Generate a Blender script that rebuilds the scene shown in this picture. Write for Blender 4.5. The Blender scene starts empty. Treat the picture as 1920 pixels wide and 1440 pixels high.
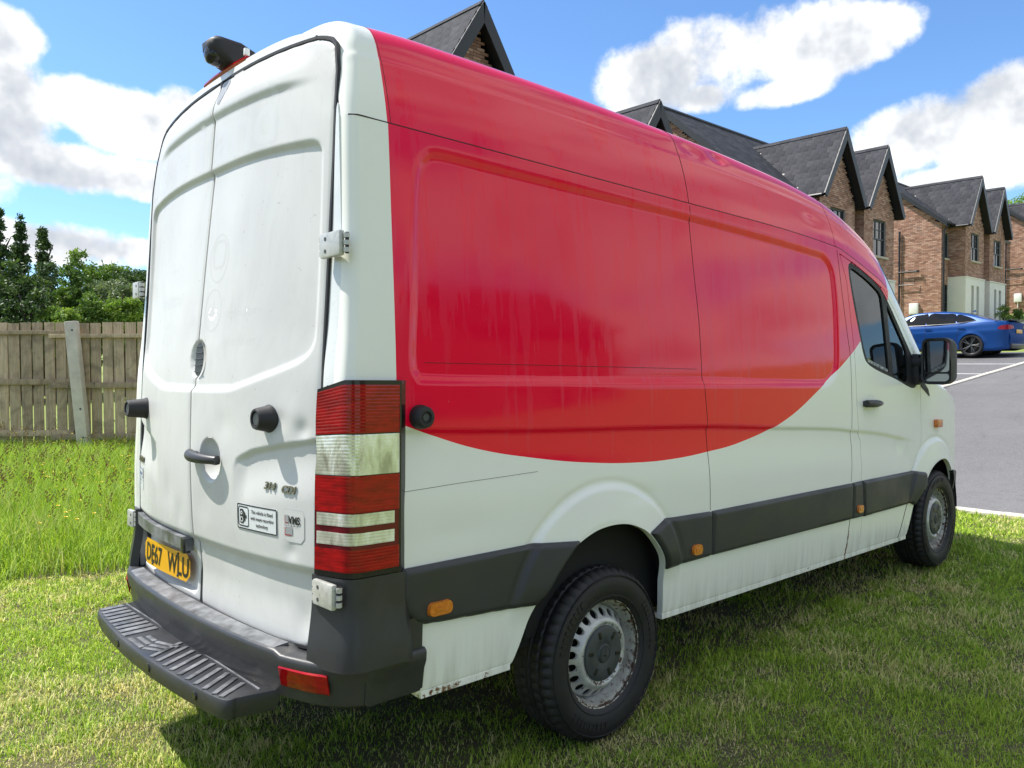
import bpy, bmesh, math, random
import numpy as np
from mathutils import Vector, Matrix

random.seed(7)
rng = np.random.default_rng(11)
SC = bpy.context.scene
COL = SC.collection

# ------------------------------------------------------------------ camera
CAM_POS = (-2.4627, -3.0558, 1.5532)
CAM_R = [[0.733058, -0.680157, -0.003489], [-0.021548, -0.018096, -0.999604], [0.679824, 0.732843, -0.027922]]
cam_data = bpy.data.cameras.new('camera')
cam_data.sensor_width = 36.0
cam_data.lens = 1493.02 / 1920 * 36.0
cam_data.clip_end = 2000.0
cam_data.clip_start = 0.05
cam = bpy.data.objects.new('camera', cam_data)
COL.objects.link(cam)
_r, _d, _f = [Vector(v) for v in CAM_R]
_m = Matrix((( _r.x, -_d.x, -_f.x), (_r.y, -_d.y, -_f.y), (_r.z, -_d.z, -_f.z))).to_4x4()
_m.translation = Vector(CAM_POS)
cam.matrix_world = _m
SC.camera = cam

def pix_dir(px, py):
    v = _r * ((px - 960) / 1493.02) + _d * ((py - 720) / 1493.02) + _f
    return v.normalized()

# ------------------------------------------------------------------ light and sky
SUN_DIR = Vector((0.38, -0.56, -1.0)).normalized()      # way the light travels
SUN_ELEV = math.asin(-SUN_DIR.z)
SUN_ROT = math.atan2(-SUN_DIR.x, -SUN_DIR.y)
sun_data = bpy.data.lights.new('sun', 'SUN')
sun_data.energy = 2.7
sun_data.angle = math.radians(0.53)
sun_data.color = (1.0, 0.955, 0.89)
sun = bpy.data.objects.new('sun', sun_data)
COL.objects.link(sun)
sun.rotation_euler = SUN_DIR.to_track_quat('-Z', 'Y').to_euler()
sun.location = (-8, 10, 20)

SC.view_settings.view_transform = 'Standard'
SC.view_settings.look = 'None'
SC.view_settings.exposure = 1.36
SC.view_settings.gamma = 1.0
SC.view_settings.use_curve_mapping = False
SC.cycles.max_bounces = 6
SC.cycles.transparent_max_bounces = 12
SC.cycles.caustics_reflective = False
SC.cycles.caustics_refractive = False

world = bpy.data.worlds.new('World')
SC.world = world
world.use_nodes = True
WN, WL = world.node_tree.nodes, world.node_tree.links
WN.clear()

class G:
    """tiny helper for node graphs"""
    def __init__(s, tree):
        s.t = tree; s.n = tree.nodes; s.l = tree.links
    def node(s, kind, **kw):
        nd = s.n.new(kind)
        for k, v in kw.items():
            setattr(nd, k, v)
        return nd
    def put(s, sock, val):
        if val is None: return
        if hasattr(val, 'is_linked') or isinstance(val, bpy.types.NodeSocket):
            s.l.new(val, sock)
        else:
            sock.default_value = val
    def math(s, op, a, b=None, c=None, clamp=False):
        nd = s.node('ShaderNodeMath', operation=op, use_clamp=clamp)
        s.put(nd.inputs[0], a); s.put(nd.inputs[1], b); s.put(nd.inputs[2], c)
        return nd.outputs[0]
    def vmath(s, op, a, b=None):
        nd = s.node('ShaderNodeVectorMath', operation=op)
        s.put(nd.inputs[0], a); s.put(nd.inputs[1], b)
        return nd.outputs[1] if op in ('DOT_PRODUCT', 'LENGTH', 'DISTANCE') else nd.outputs[0]
    def ramp(s, fac, pts, interp='LINEAR'):
        nd = s.node('ShaderNodeValToRGB')
        cr = nd.color_ramp; cr.interpolation = interp
        while len(cr.elements) < len(pts): cr.elements.new(0.5)
        for e, (p, c) in zip(cr.elements, pts):
            e.position = p
            e.color = (c, c, c, 1) if isinstance(c, (int, float)) else (*c, 1)
        s.put(nd.inputs[0], fac)
        return nd.outputs[0]
    def noise(s, vec=None, scale=5.0, detail=4.0, rough=0.55, dist=0.0, out='Fac'):
        nd = s.node('ShaderNodeTexNoise')
        s.put(nd.inputs['Vector'], vec)
        nd.inputs['Scale'].default_value = scale
        nd.inputs['Detail'].default_value = detail
        nd.inputs['Roughness'].default_value = rough
        nd.inputs['Distortion'].default_value = dist
        return nd.outputs[out]
    def mix(s, fac, a, b, blend='MIX'):
        nd = s.node('ShaderNodeMix', data_type='RGBA', blend_type=blend)
        s.put(nd.inputs[0], fac)
        for i, v in ((6, a), (7, b)):
            if isinstance(v, (tuple, list)): v = (*v[:3], 1.0)
            s.put(nd.inputs[i], v)
        return nd.outputs[2]
    def mapping(s, vec, scale=(1, 1, 1), loc=(0, 0, 0), rot=(0, 0, 0)):
        nd = s.node('ShaderNodeMapping')
        s.put(nd.inputs[0], vec)
        nd.inputs['Scale'].default_value = scale
        nd.inputs['Location'].default_value = loc
        nd.inputs['Rotation'].default_value = rot
        return nd.outputs[0]
    def sep(s, vec):
        nd = s.node('ShaderNodeSeparateXYZ'); s.put(nd.inputs[0], vec)
        return nd.outputs
    def maprange(s, v, a, b, c=0.0, d=1.0, smooth=False):
        nd = s.node('ShaderNodeMapRange', interpolation_type='SMOOTHSTEP' if smooth else 'LINEAR')
        s.put(nd.inputs[0], v)
        for i, q in enumerate((a, b, c, d)): s.put(nd.inputs[i + 1], q)
        return nd.outputs[0]

def build_sky():
    g = G(world.node_tree)
    out = g.node('ShaderNodeOutputWorld'); bg = g.node('ShaderNodeBackground')
    sky = g.node('ShaderNodeTexSky', sky_type='NISHITA')
    sky.sun_disc = False
    sky.sun_elevation = SUN_ELEV; sky.sun_rotation = SUN_ROT
    sky.air_density = 1.0; sky.dust_density = 0.3; sky.ozone_density = 2.0; sky.altitude = 50
    d = g.node('ShaderNodeTexCoord').outputs['Generated']
    # cumulus clouds as they stand over the houses and the trees (directions in the world)
    C = [(10,70,70,55),(10,210,90,110),(150,190,80,50),(250,230,105,62),(335,195,45,38),(95,310,140,48),(240,335,120,36),(-80,60,70,60),(-120,250,150,150),
         (130,462,150,44),(10,440,90,38),(250,472,70,26),
         (1225,150,105,62),(1370,95,150,80),(1530,85,140,75),(1640,60,80,55),(1330,180,70,34),(1460,175,100,28),
         (1760,240,150,72),(1860,195,105,62),(1680,275,90,42),(1880,300,120,60),(1980,210,150,120),(1800,330,120,30),
         (2150,120,220,90),(640,-190,260,110),(-420,380,260,120),(2350,420,200,60)]
    field = None
    for (cx, cy, hw, hh) in C:
        c = pix_dir(cx, cy)
        a = (pix_dir(cx + 20, cy) - pix_dir(cx - 20, cy)).normalized()
        b = a.cross(c).normalized()
        k = 1493.02 * (1 + ((cx - 960) / 1493.02) ** 2 + ((cy - 720) / 1493.02) ** 2) ** 0.5
        mt = Matrix(((c.x, a.x, b.x), (c.y, a.y, b.y), (c.z, a.z, b.z)))
        mp = g.node('ShaderNodeMapping', vector_type='TEXTURE')
        g.put(mp.inputs[0], d)
        mp.inputs['Rotation'].default_value = mt.to_euler()
        mp.inputs['Scale'].default_value = (1e5, 1.06 * hw / k, 1.06 * hh / k)
        v = g.vmath('DOT_PRODUCT', mp.outputs[0], mp.outputs[0])
        field = v if field is None else g.math('SMOOTH_MIN', field, v, 0.35)
    field = g.math('SUBTRACT', 1.0, field)
    # unseen rest: cumulus of the same kind, cover raised to whiten fill light
    s = g.sep(d)
    zz = g.math('ADD', g.math('MAXIMUM', s[2], 0.0), 0.18)
    cv = g.node('ShaderNodeCombineXYZ')
    g.put(cv.inputs[0], g.math('DIVIDE', s[0], zz)); g.put(cv.inputs[1], g.math('DIVIDE', s[1], zz))
    gen = g.noise(cv.outputs[0], 0.9, 1, 0.5)
    gen = g.math('MULTIPLY', g.math('SUBTRACT', gen, 0.46), 6.0)
    view = g.maprange(g.vmath('DOT_PRODUCT', d, tuple(pix_dir(960, 200))), 0.70, 0.78, 0.0, 6.0)
    field = g.math('MAXIMUM', field, g.math('SUBTRACT', gen, view))
    n1 = g.noise(d, 9.0, 6, 0.62)
    n2 = g.noise(d, 2.6, 1, 0.5)
    fz = g.math('ADD', field, g.math('MULTIPLY', g.math('SUBTRACT', n1, 0.5), 3.0))
    dens = g.maprange(fz, -0.08, 0.62, 0, 1, True)
    # lit tops, greyer cores: compare the field with the field a little towards the sun
    off = g.vmath('ADD', d, tuple(-SUN_DIR * 0.05 + Vector((0, 0, 0.035))))
    n1b = g.noise(off, 9.0, 4, 0.62)
    lit = g.math('ADD', g.math('MULTIPLY', g.math('SUBTRACT', n1, n1b), 2.2), g.maprange(fz, 0.25, 1.9, 0.80, 0.16))
    lit = g.math('ADD', lit, g.math('MULTIPLY', g.math('SUBTRACT', n2, 0.5), 0.5))
    cc = g.ramp(lit, [(0.0, (1.15, 1.3, 1.55)), (0.42, (2.0, 2.1, 2.25)), (0.82, (3.35, 3.35, 3.3))])
    tint = g.mix(1.0, sky.outputs[0], (0.355, 0.465, 0.575), 'MULTIPLY')
    col = g.mix(dens, tint, cc)
    g.put(bg.inputs[0], col); bg.inputs[1].default_value = 0.15
    g.l.new(bg.outputs[0], out.inputs[0])
build_sky()
world.cycles.sampling_method = 'MANUAL'
world.cycles.sample_map_resolution = 512

# ------------------------------------------------------------------ helpers
def tag(o, label=None, cat=None, group=None, kind=None):
    for k, v in (('label', label), ('category', cat), ('group', group), ('kind', kind)):
        if v: o[k] = v
    return o

def empty(name, loc=(0, 0, 0), rz=0.0, label=None, cat=None, group=None):
    o = bpy.data.objects.new(name, None)
    o.empty_display_size = 0.2
    o.location = loc; o.rotation_euler = (0, 0, rz)
    COL.objects.link(o)
    return tag(o, label, cat, group)

def mkobj(name, mesh, material=None, parent=None):
    o = bpy.data.objects.new(name, mesh)
    COL.objects.link(o)
    if material is not None and not mesh.materials:
        for m in (material if isinstance(material, (list, tuple)) else [material]): mesh.materials.append(m)
    if parent is not None: o.parent = parent
    return o

def mesh_from(name, verts, faces, smooth=None):
    me = bpy.data.meshes.new(name)
    me.from_pydata([tuple(v) for v in np.asarray(verts, float).tolist()] if len(verts) else [], [], [tuple(f) for f in faces])
    if smooth is not None:
        me.polygons.foreach_set('use_smooth', np.ones(len(me.polygons), bool))
        if smooth < 179: me.set_sharp_from_angle(angle=math.radians(smooth))
    me.update()
    return me

class MB:
    """collects boxes, tubes, lathes and prisms into one mesh"""
    def __init__(s): s.v = []; s.f = []
    def add(s, verts, faces):
        b = len(s.v)
        s.v += [tuple(float(c) for c in p) for p in verts]
        s.f += [tuple(int(i) + b for i in f) for f in faces]
        return s
    def box(s, c, d, rot=None, bev=0.0):
        hx, hy, hz = d[0] / 2, d[1] / 2, d[2] / 2
        if bev <= 0:
            P = [Vector((x, y, z)) for x in (-hx, hx) for y in (-hy, hy) for z in (-hz, hz)]
            F = [(0, 1, 3, 2), (4, 6, 7, 5), (0, 4, 5, 1), (2, 3, 7, 6), (0, 2, 6, 4), (1, 5, 7, 3)]
        else:
            bm = bmesh.new()
            bmesh.ops.create_cube(bm, size=1.0)
            for v in bm.verts: v.co = Vector((v.co.x * d[0], v.co.y * d[1], v.co.z * d[2]))
            bmesh.ops.bevel(bm, geom=list(bm.edges), offset=min(bev, min(d) * 0.45), segments=2, profile=0.6, affect='EDGES')
            bm.verts.index_update()
            P = [v.co.copy() for v in bm.verts]; F = [tuple(v.index for v in f.verts) for f in bm.faces]
            bm.free()
        if rot is not None: P = [rot @ p for p in P]
        c = Vector(c)
        return s.add([p + c for p in P], F)
    def tube(s, pts, r, n=8, cap=True, closed=False):
        pts = [Vector(p) for p in pts]; m = len(pts)
        rs = r if isinstance(r, (list, tuple)) else [r] * m
        V = []; up = None
        for i, p in enumerate(pts):
            a = pts[i - 1] if (i > 0 or closed) else pts[i]
            b = pts[(i + 1) % m] if (i < m - 1 or closed) else pts[i]
            t = (b - a).normalized()
            if up is None: up = Vector((0, 0, 1)) if abs(t.z) < 0.9 else Vector((1, 0, 0))
            x = t.cross(up).normalized(); up = x.cross(t).normalized()
            for k in range(n):
                an = 2 * math.pi * k / n
                V.append(p + (x * math.cos(an) + up * math.sin(an)) * rs[i])
        F = []
        for i in range(m if closed else m - 1):
            j = (i + 1) % m
            for k in range(n):
                F.append((i * n + k, i * n + (k + 1) % n, j * n + (k + 1) % n, j * n + k))
        if cap and not closed:
            F.append(tuple(range(n - 1, -1, -1))); F.append(tuple((m - 1) * n + k for k in range(n)))
        return s.add(V, F)
    def lathe(s, prof, n=32, axis='y', c=(0, 0, 0), closed=False):
        """prof: (radius, along axis)"""
        V = []; m = len(prof)
        for k in range(n):
            a = 2 * math.pi * k / n; ca, sa = math.cos(a), math.sin(a)
            for (r, h) in prof:
                p = {'y': (r * ca, h, r * sa), 'z': (r * ca, r * sa, h), 'x': (h, r * ca, r * sa)}[axis]
                V.append((p[0] + c[0], p[1] + c[1], p[2] + c[2]))
        F = []
        for k in range(n):
            k2 = (k + 1) % n
            for i in range(m if closed else m - 1):
                j = (i + 1) % m
                F.append((k * m + i, k * m + j, k2 * m + j, k2 * m + i))
        return s.add(V, F)
    def prism(s, poly, fa, fb):
        """polygon points mapped by two functions (front, back)"""
        n = len(poly)
        V = [fa(p) for p in poly] + [fb(p) for p in poly]
        F = [tuple(range(n)), tuple(range(2 * n - 1, n - 1, -1))]
        F += [(i, i + n, (i + 1) % n + n, (i + 1) % n) for i in range(n)]
        return s.add(V, F)
    def mesh(s, name, smooth=None): return mesh_from(name, s.v, s.f, smooth)
    def build(s, name, material, parent=None, smooth=35):
        return mkobj(name, s.mesh(name, smooth), material, parent)

# ---- grid skins with exact cut-outs
def sd_poly(px, pz, poly):
    """signed distance to a closed polygon, negative inside"""
    poly = np.asarray(poly, float)
    d2 = np.full(px.shape, 1e18); inside = np.zeros(px.shape, bool)
    n = len(poly)
    for i in range(n):
        ax, az = poly[i]; bx, bz = poly[(i + 1) % n]
        ex, ez = bx - ax, bz - az
        L = ex * ex + ez * ez + 1e-18
        t = np.clip(((px - ax) * ex + (pz - az) * ez) / L, 0, 1)
        d2 = np.minimum(d2, (px - ax - t * ex) ** 2 + (pz - az - t * ez) ** 2)
        if az != bz:
            c = ((az > pz) != (bz > pz)) & (px < (bx - ax) * (pz - az) / (bz - az) + ax)
            inside ^= c
    d = np.sqrt(d2)
    return np.where(inside, -d, d)

def smooth_poly(pts, k=4, closed=True):
    """Catmull-Rom subdivision of a polygon"""
    P = [Vector((p[0], p[1], 0)) for p in pts]; n = len(P); out = []
    rngi = range(n if closed else n - 1)
    for i in rngi:
        p0 = P[(i - 1) % n] if closed or i > 0 else P[0]
        p1, p2 = P[i], P[(i + 1) % n]
        p3 = P[(i + 2) % n] if closed or i + 2 < n else P[-1]
        for j in range(k):
            t = j / k
            q = 0.5 * ((2 * p1) + (p2 - p0) * t + (2 * p0 - 5 * p1 + 4 * p2 - p3) * t * t + (3 * p1 - p0 - 3 * p2 + p3) * t ** 3)
            out.append((q.x, q.y))
    if not closed: out.append(tuple(pts[-1]))
    return out

def round_rect(x0, x1, z0, z1, r, n=5):
    out = []
    for cx, cz, a0 in ((x1 - r, z1 - r, 0), (x0 + r, z1 - r, 90), (x0 + r, z0 + r, 180), (x1 - r, z0 + r, 270)):
        for i in range(n + 1):
            a = math.radians(a0 + 90 * i / n)
            out.append((cx + r * math.cos(a), cz + r * math.sin(a)))
    return out

def skin(U, V, P, keep=None, flip=False, rim=None):
    """quads of a grid P[i,j] kept where keep>0, clipped exactly on keep=0; rim(points)->inner points closes open edges"""
    n, m = P.shape[:2]
    verts = P.reshape(-1, 3); faces = []
    idx = np.arange(n * m).reshape(n, m)
    q = np.stack([idx[:-1, :-1], idx[1:, :-1], idx[1:, 1:], idx[:-1, 1:]], -1).reshape(-1, 4)
    extra = []
    if keep is None:
        faces = q
    else:
        k = np.asarray(keep).reshape(-1)
        pos = k[q] > 0
        full = pos.all(1); part = pos.any(1) & ~full
        faces = [tuple(r) for r in q[full].tolist()]
        cache = {}
        base = n * m
        for r in q[part].tolist():
            poly = []
            for a, b in zip(r, r[1:] + r[:1]):
                ka, kb = k[a], k[b]
                if ka > 0: poly.append(a)
                if (ka > 0) != (kb > 0):
                    key = (a, b) if a < b else (b, a)
                    if key not in cache:
                        i0, i1 = key
                        t = k[i0] / (k[i0] - k[i1])
                        cache[key] = base + len(extra)
                        extra.append(verts[i0] * (1 - t) + verts[i1] * t)
                    poly.append(cache[key])
            if len(poly) >= 3: faces.append(tuple(poly))
        if extra: verts = np.vstack([verts, np.array(extra)])
    if len(faces) == 0: return np.zeros((0, 3)), []
    faces = [tuple(int(i) for i in f) for f in (faces.tolist() if isinstance(faces, np.ndarray) else faces)]
    used = np.zeros(len(verts), bool)
    used[np.fromiter((i for f in faces for i in f), int)] = True
    remap = np.cumsum(used) - 1
    verts = verts[used]
    faces = [tuple(int(remap[i]) for i in f) for f in faces]
    if flip: faces = [f[::-1] for f in faces]
    if rim is not None:
        cnt = {}
        for f in faces:
            for a, b in zip(f, f[1:] + f[:1]):
                key = (a, b) if a < b else (b, a)
                cnt[key] = None if key in cnt else (a, b)
        edges = [e for e in cnt.values() if e is not None]
        ids = sorted({i for e in edges for i in e})
        inner = rim(verts[ids])
        mp = {i: len(verts) + j for j, i in enumerate(ids)}
        verts = np.vstack([verts, inner])
        faces += [(b, a, mp[a], mp[b]) for a, b in edges]
    return verts, faces

def sstep(a, b, x):
    t = np.clip((x - a) / (b - a), 0, 1)
    return t * t * (3 - 2 * t)

def text_verts(body, size, bold=0.0, extrude=0.0, align='LEFT', shear=0.0, xs=1.0, space=1.0):
    cu = bpy.data.curves.new('txt', 'FONT')
    cu.body = body; cu.size = size; cu.align_x = align; cu.offset = bold; cu.shear = shear
    cu.space_character = space; cu.resolution_u = 3; cu.extrude = extrude
    o = bpy.data.objects.new('txt', cu); COL.objects.link(o)
    dg = bpy.context.evaluated_depsgraph_get()
    me = bpy.data.meshes.new_from_object(o.evaluated_get(dg))
    V = np.array([v.co[:] for v in me.vertices]); V[:, 0] *= xs
    Fc = [tuple(p.vertices) for p in me.polygons]
    bpy.data.objects.remove(o); bpy.data.curves.remove(cu); bpy.data.meshes.remove(me)
    return V, Fc

def refine(V, F, maxlen=.02):
    """split long edges so that artwork can follow a curved panel"""
    bm = bmesh.new()
    vs = [bm.verts.new(p) for p in V.tolist()]
    for f in F:
        try: bm.faces.new([vs[i] for i in f])
        except ValueError: pass
    bmesh.ops.triangulate(bm, faces=list(bm.faces))
    for _ in range(6):
        es = [e for e in bm.edges if e.calc_length() > maxlen]
        if not es: break
        bmesh.ops.subdivide_edges(bm, edges=es, cuts=1)
        bmesh.ops.triangulate(bm, faces=list(bm.faces))
    bm.verts.index_update()
    V2 = np.array([v.co[:] for v in bm.verts]); F2 = [tuple(v.index for v in f.verts) for f in bm.faces]
    bm.free()
    return V2, F2

# ------------------------------------------------------------------ materials
def new_mat(name):
    m = bpy.data.materials.new(name); m.use_nodes = True
    g = G(m.node_tree)
    b = m.node_tree.nodes['Principled BSDF']
    return m, g, b

def bump(g, b, height, strength=0.3, dist=0.01):
    nd = g.node('ShaderNodeBump'); nd.inputs['Strength'].default_value = strength; nd.inputs['Distance'].default_value = dist
    g.put(nd.inputs['Height'], height); g.l.new(nd.outputs[0], b.inputs['Normal'])

def simple(name, col, rough=0.5, metal=0.0, coat=0.0, spec=0.5, var=0.0, scale=8.0, bmp=0.0, bscale=60.0, coords='Object', dirt=None):
    m, g, b = new_mat(name)
    b.inputs['Roughness'].default_value = rough; b.inputs['Metallic'].default_value = metal
    b.inputs['Coat Weight'].default_value = coat; b.inputs['Coat Roughness'].default_value = 0.08
    b.inputs['Specular IOR Level'].default_value = spec
    b.inputs['Base Color'].default_value = (*col, 1)
    tc = g.node('ShaderNodeTexCoord').outputs[coords]
    if var > 0:
        n = g.noise(tc, scale, 5, 0.6)
        lo = tuple(c * (1 - var) for c in col); hi = tuple(min(1, c * (1 + var)) for c in col)
        c = g.ramp(n, [(0.3, lo), (0.7, hi)])
        if dirt:
            n2 = g.noise(tc, scale * 0.37, 6, 0.7, 0.4)
            c = g.mix(g.maprange(n2, 0.48, 0.75, 0, dirt[1], True), c, dirt[0])
        g.put(b.inputs['Base Color'], c)
        g.put(b.inputs['Roughness'], g.maprange(n, 0.3, 0.7, max(0.02, rough - 0.12), min(1, rough + 0.12)))
    if bmp > 0: bump(g, b, g.noise(tc, bscale, 3, 0.6), bmp, 0.004)
    return m

# boundary of the red livery on the flank, as height over the length of the van (metres from the rear axle)
RED_X = [-1.05, -0.925, -0.696, -0.437, -0.142, 0.196, 0.45, 0.712, 0.981, 1.40, 1.86, 2.049, 2.284, 2.373, 2.60, 2.9]
RED_Z = [1.328, 1.289, 1.224, 1.178, 1.141, 1.119, 1.119, 1.135, 1.162, 1.253, 1.441, 1.531, 1.653, 1.708, 1.84, 2.05]

def paint(name, red=True, dusty=0.0):
    m, g, b = new_mat(name)
    tc = g.node('ShaderNodeTexCoord').outputs['Object']
    s = g.sep(tc)
    n = g.noise(tc, 2.2, 5, 0.6); nf = g.noise(tc, 26.0, 4, 0.6)
    streak = g.noise(g.mapping(tc, (9, 9, 0.55)), 3.0, 5, 0.6)
    white = g.mix(g.maprange(n, 0.3, 0.75), (0.865, 0.87, 0.80), (0.89, 0.895, 0.835)) if dusty == 0 else g.mix(g.maprange(n, 0.3, 0.75), (0.635, 0.64, 0.615), (0.675, 0.68, 0.655))
    if dusty > 0:
        d1 = g.maprange(g.noise(g.mapping(tc, (1, 1, 0.7)), 2.0, 6, 0.65, 0.6), 0.32, 0.72, 0, dusty, True)
        white = g.mix(d1, white, (0.49, 0.485, 0.465))
        white = g.mix(g.maprange(streak, 0.55, 0.8, 0, dusty * 0.5, True), white, (0.50, 0.48, 0.44))
        white = g.mix(g.maprange(g.noise(tc, 55.0, 2, 0.5), 0.70, 0.78, 0, 0.5, True), white, (0.33, 0.31, 0.28))
    else:
        low = g.maprange(s[2], 0.40, 0.62, 0.55, 0.0)
        white = g.mix(g.math('MULTIPLY', low, g.maprange(streak, 0.4, 0.7)), white, (0.46, 0.43, 0.36))
        rn = g.noise(tc, 38.0, 5, 0.7)
        edge = g.math('MULTIPLY', g.maprange(s[2], 0.425, 0.465, 1.0, 0.0), g.maprange(g.noise(tc, 1.7, 3), 0.54, 0.70, 0.05, 1.0))
        rust = g.maprange(g.math('ADD', rn, g.math('MULTIPLY', edge, 0.34)), 0.80, 0.88, 0, 1, True)
        white = g.mix(g.math('MULTIPLY', rust, edge), white, (0.16, 0.07, 0.025))
        # the rusty run behind the cab door
        rx = g.math('ABSOLUTE', g.math('SUBTRACT', g.math('ADD', s[0], g.math('MULTIPLY', g.math('SUBTRACT', g.noise(tc, 14, 3), 0.5), 0.05)),
                    g.math('ADD', 2.19, g.math('MULTIPLY', g.math('SUBTRACT', s[2], 0.45), 0.18))))
        run = g.math('MULTIPLY', g.maprange(rx, 0.004, 0.013, 1, 0, True), g.math('MULTIPLY', g.maprange(s[2], 0.60, 0.57), g.math('LESS_THAN', s[1], 0.0)))
        run = g.math('MULTIPLY', run, g.maprange(g.noise(tc, 30, 3), 0.35, 0.5))
        white = g.mix(run, white, (0.27, 0.13, 0.045))
    col = white; rough = g.maprange(nf, 0.3, 0.7, 0.16 + 0.3 * dusty, 0.26 + 0.35 * dusty)
    coat = 0.35 - 0.25 * dusty
    if red:
        fc = g.node('ShaderNodeFloatCurve')
        cu = fc.mapping.curves[0]
        fc.mapping.use_clip = False
        pts = [((x + 2) / 6.0, z / 3.0) for x, z in zip(RED_X, RED_Z)]
        while len(cu.points) < len(pts): cu.points.new(0.5, 0.5)
        for p, (x, z) in zip(cu.points, pts): p.location = (x, z); p.handle_type = 'AUTO'
        fc.mapping.update()
        g.put(fc.inputs[1], g.math('DIVIDE', g.math('ADD', s[0], 2.0), 6.0))
        above = g.math('GREATER_THAN', g.math('DIVIDE', s[2], 3.0), fc.outputs[0])
        fr = g.node('ShaderNodeFloatCurve'); cu = fr.mapping.curves[0]
        pts = [(0.3, 0.5 - 0.021), (1.46 / 3, 0.5 - 0.021), (2.0 / 3, 0.5 - 0.020), (2.26 / 3, 0.5 - 0.019), (2.44 / 3, 0.5 - 0.018), (2.6 / 3, 0.5 - 0.014), (0.95, 0.5 - 0.010)]
        while len(cu.points) < len(pts): cu.points.new(0.5, 0.5)
        for p, q in zip(cu.points, pts): p.location = q; p.handle_type = 'AUTO'
        fr.mapping.update()
        g.put(fr.inputs[1], g.math('DIVIDE', s[2], 3.0))
        edge_x = g.math('SUBTRACT', g.math('MULTIPLY', g.math('SUBTRACT', fr.outputs[0], 0.5), 2.0), 1.0)
        mask = g.math('MULTIPLY', above, g.math('GREATER_THAN', s[0], edge_x))
        mask = g.math('MULTIPLY', mask, g.math('LESS_THAN', s[0], g.math('ADD', 2.86, g.math('MULTIPLY', g.math('SUBTRACT', 2.08, s[2]), -0.25))))
        # sun-bleached film that has run down the foil in tongues
        tong = g.noise(g.mapping(tc, (5.5, 5.5, 0.42)), 2.3, 6, 0.62, 0.25)
        tong2 = g.noise(g.mapping(tc, (16.0, 16.0, 0.8)), 1.6, 5, 0.6, 0.2)
        lev = g.maprange(s[2], 1.15, 2.75, -0.16, 0.15)
        film = g.maprange(g.math('ADD', g.math('ADD', tong, lev), g.math('MULTIPLY', g.math('SUBTRACT', tong2, 0.5), 0.35)), 0.485, 0.515, 0, 1, True)
        soft = g.maprange(g.noise(tc, 1.4, 4, 0.55), 0.3, 0.7, 0.35, 1.0)
        film = g.math('MULTIPLY', film, soft)
        rc = g.mix(film, (0.88, 0.002, 0.038), (0.85, 0.018, 0.060))
        rc = g.mix(g.maprange(g.noise(tc, 70.0, 2, 0.5), 0.74, 0.80, 0, 0.35, True), rc, (0.55, 0.18, 0.2))
        col = g.mix(mask, white, rc)
        rr = g.maprange(film, 0, 1, 0.07, 0.13)
        rm = g.node('ShaderNodeMix', data_type='FLOAT'); g.put(rm.inputs[0], mask); g.put(rm.inputs[2], rough); g.put(rm.inputs[3], rr)
        rough = rm.outputs[0]
    g.put(b.inputs['Base Color'], col); g.put(b.inputs['Roughness'], rough)
    b.inputs['Specular IOR Level'].default_value = 0.36
    bump(g, b, g.noise(tc, 3.2, 3, 0.5), 0.03, 0.02)
    return m

M = {}
M['paint'] = paint('van_paint')
M['door_paint'] = paint('rear_door_paint', red=False, dusty=0.6)
M['white'] = simple('white_enamel', (0.72, 0.74, 0.72), 0.28, coat=0.2, var=0.05)
M['ghost'] = paint('clean_paint_ghost', red=False, dusty=0.36)
M['ghost2'] = simple('grime_outline', (0.575, 0.575, 0.555), 0.5)
M['plastic'] = simple('grey_plastic', (0.030, 0.031, 0.033), 0.42, var=0.22, scale=5, bmp=0.08, bscale=220, dirt=((0.075, 0.075, 0.07), 0.35))
M['trim'] = simple('dark_trim', (0.032, 0.034, 0.037), 0.5, var=0.12, scale=4, bmp=0.06, bscale=260, dirt=((0.055, 0.055, 0.048), 0.3))
M['worn'] = simple('worn_plastic', (0.16, 0.165, 0.17), 0.42, var=0.55, scale=14, bmp=0.15, bscale=80, dirt=((0.32, 0.32, 0.32), 0.6))
M['rubber'] = simple('black_rubber', (0.018, 0.018, 0.019), 0.6, var=0.2, scale=20, bmp=0.1)
M['hinge'] = simple('hinge_metal', (0.50, 0.50, 0.46), 0.38, metal=0.25, var=0.15, scale=40)
M['gap'] = simple('panel_gap', (0.045, 0.02, 0.022), 0.9)
M['tyre'] = simple('tyre_rubber', (0.013, 0.013, 0.014), 0.62, var=0.3, scale=9, bmp=0.25, bscale=90, dirt=((0.03, 0.027, 0.024), 0.35))
M['under'] = simple('underbody', (0.012, 0.012, 0.011), 0.9, var=0.4, scale=6)
M['black'] = simple('black_gloss', (0.012, 0.012, 0.013), 0.18)
M['lens_amber'] = simple('amber_lens', (0.62, 0.17, 0.012), 0.22, coat=0.6, var=0.2, scale=60, bmp=0.3, bscale=300)
M['chrome'] = simple('dull_chrome', (0.20, 0.19, 0.13), 0.35, metal=0.6)
M['plate'] = simple('number_plate_yellow', (0.80, 0.40, 0.012), 0.3, coat=0.3)
M['ink'] = simple('black_ink', (0.012, 0.012, 0.012), 0.4)
M['sticker'] = simple('white_sticker', (0.72, 0.75, 0.75), 0.35)
M['logo_red'] = simple('logo_red', (0.45, 0.02, 0.04), 0.4)
M['logo_grey'] = simple('logo_grey', (0.33, 0.34, 0.34), 0.4)
M['logo_blue'] = simple('logo_blue', (0.05, 0.12, 0.36), 0.4)
M['seat'] = simple('seat_fabric', (0.035, 0.037, 0.042), 0.85, var=0.2)
M['interior'] = simple('cab_plastic', (0.06, 0.06, 0.062), 0.6)
M['mirror'] = simple('mirror_glass', (0.34, 0.36, 0.38), 0.04, metal=1.0)
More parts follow.
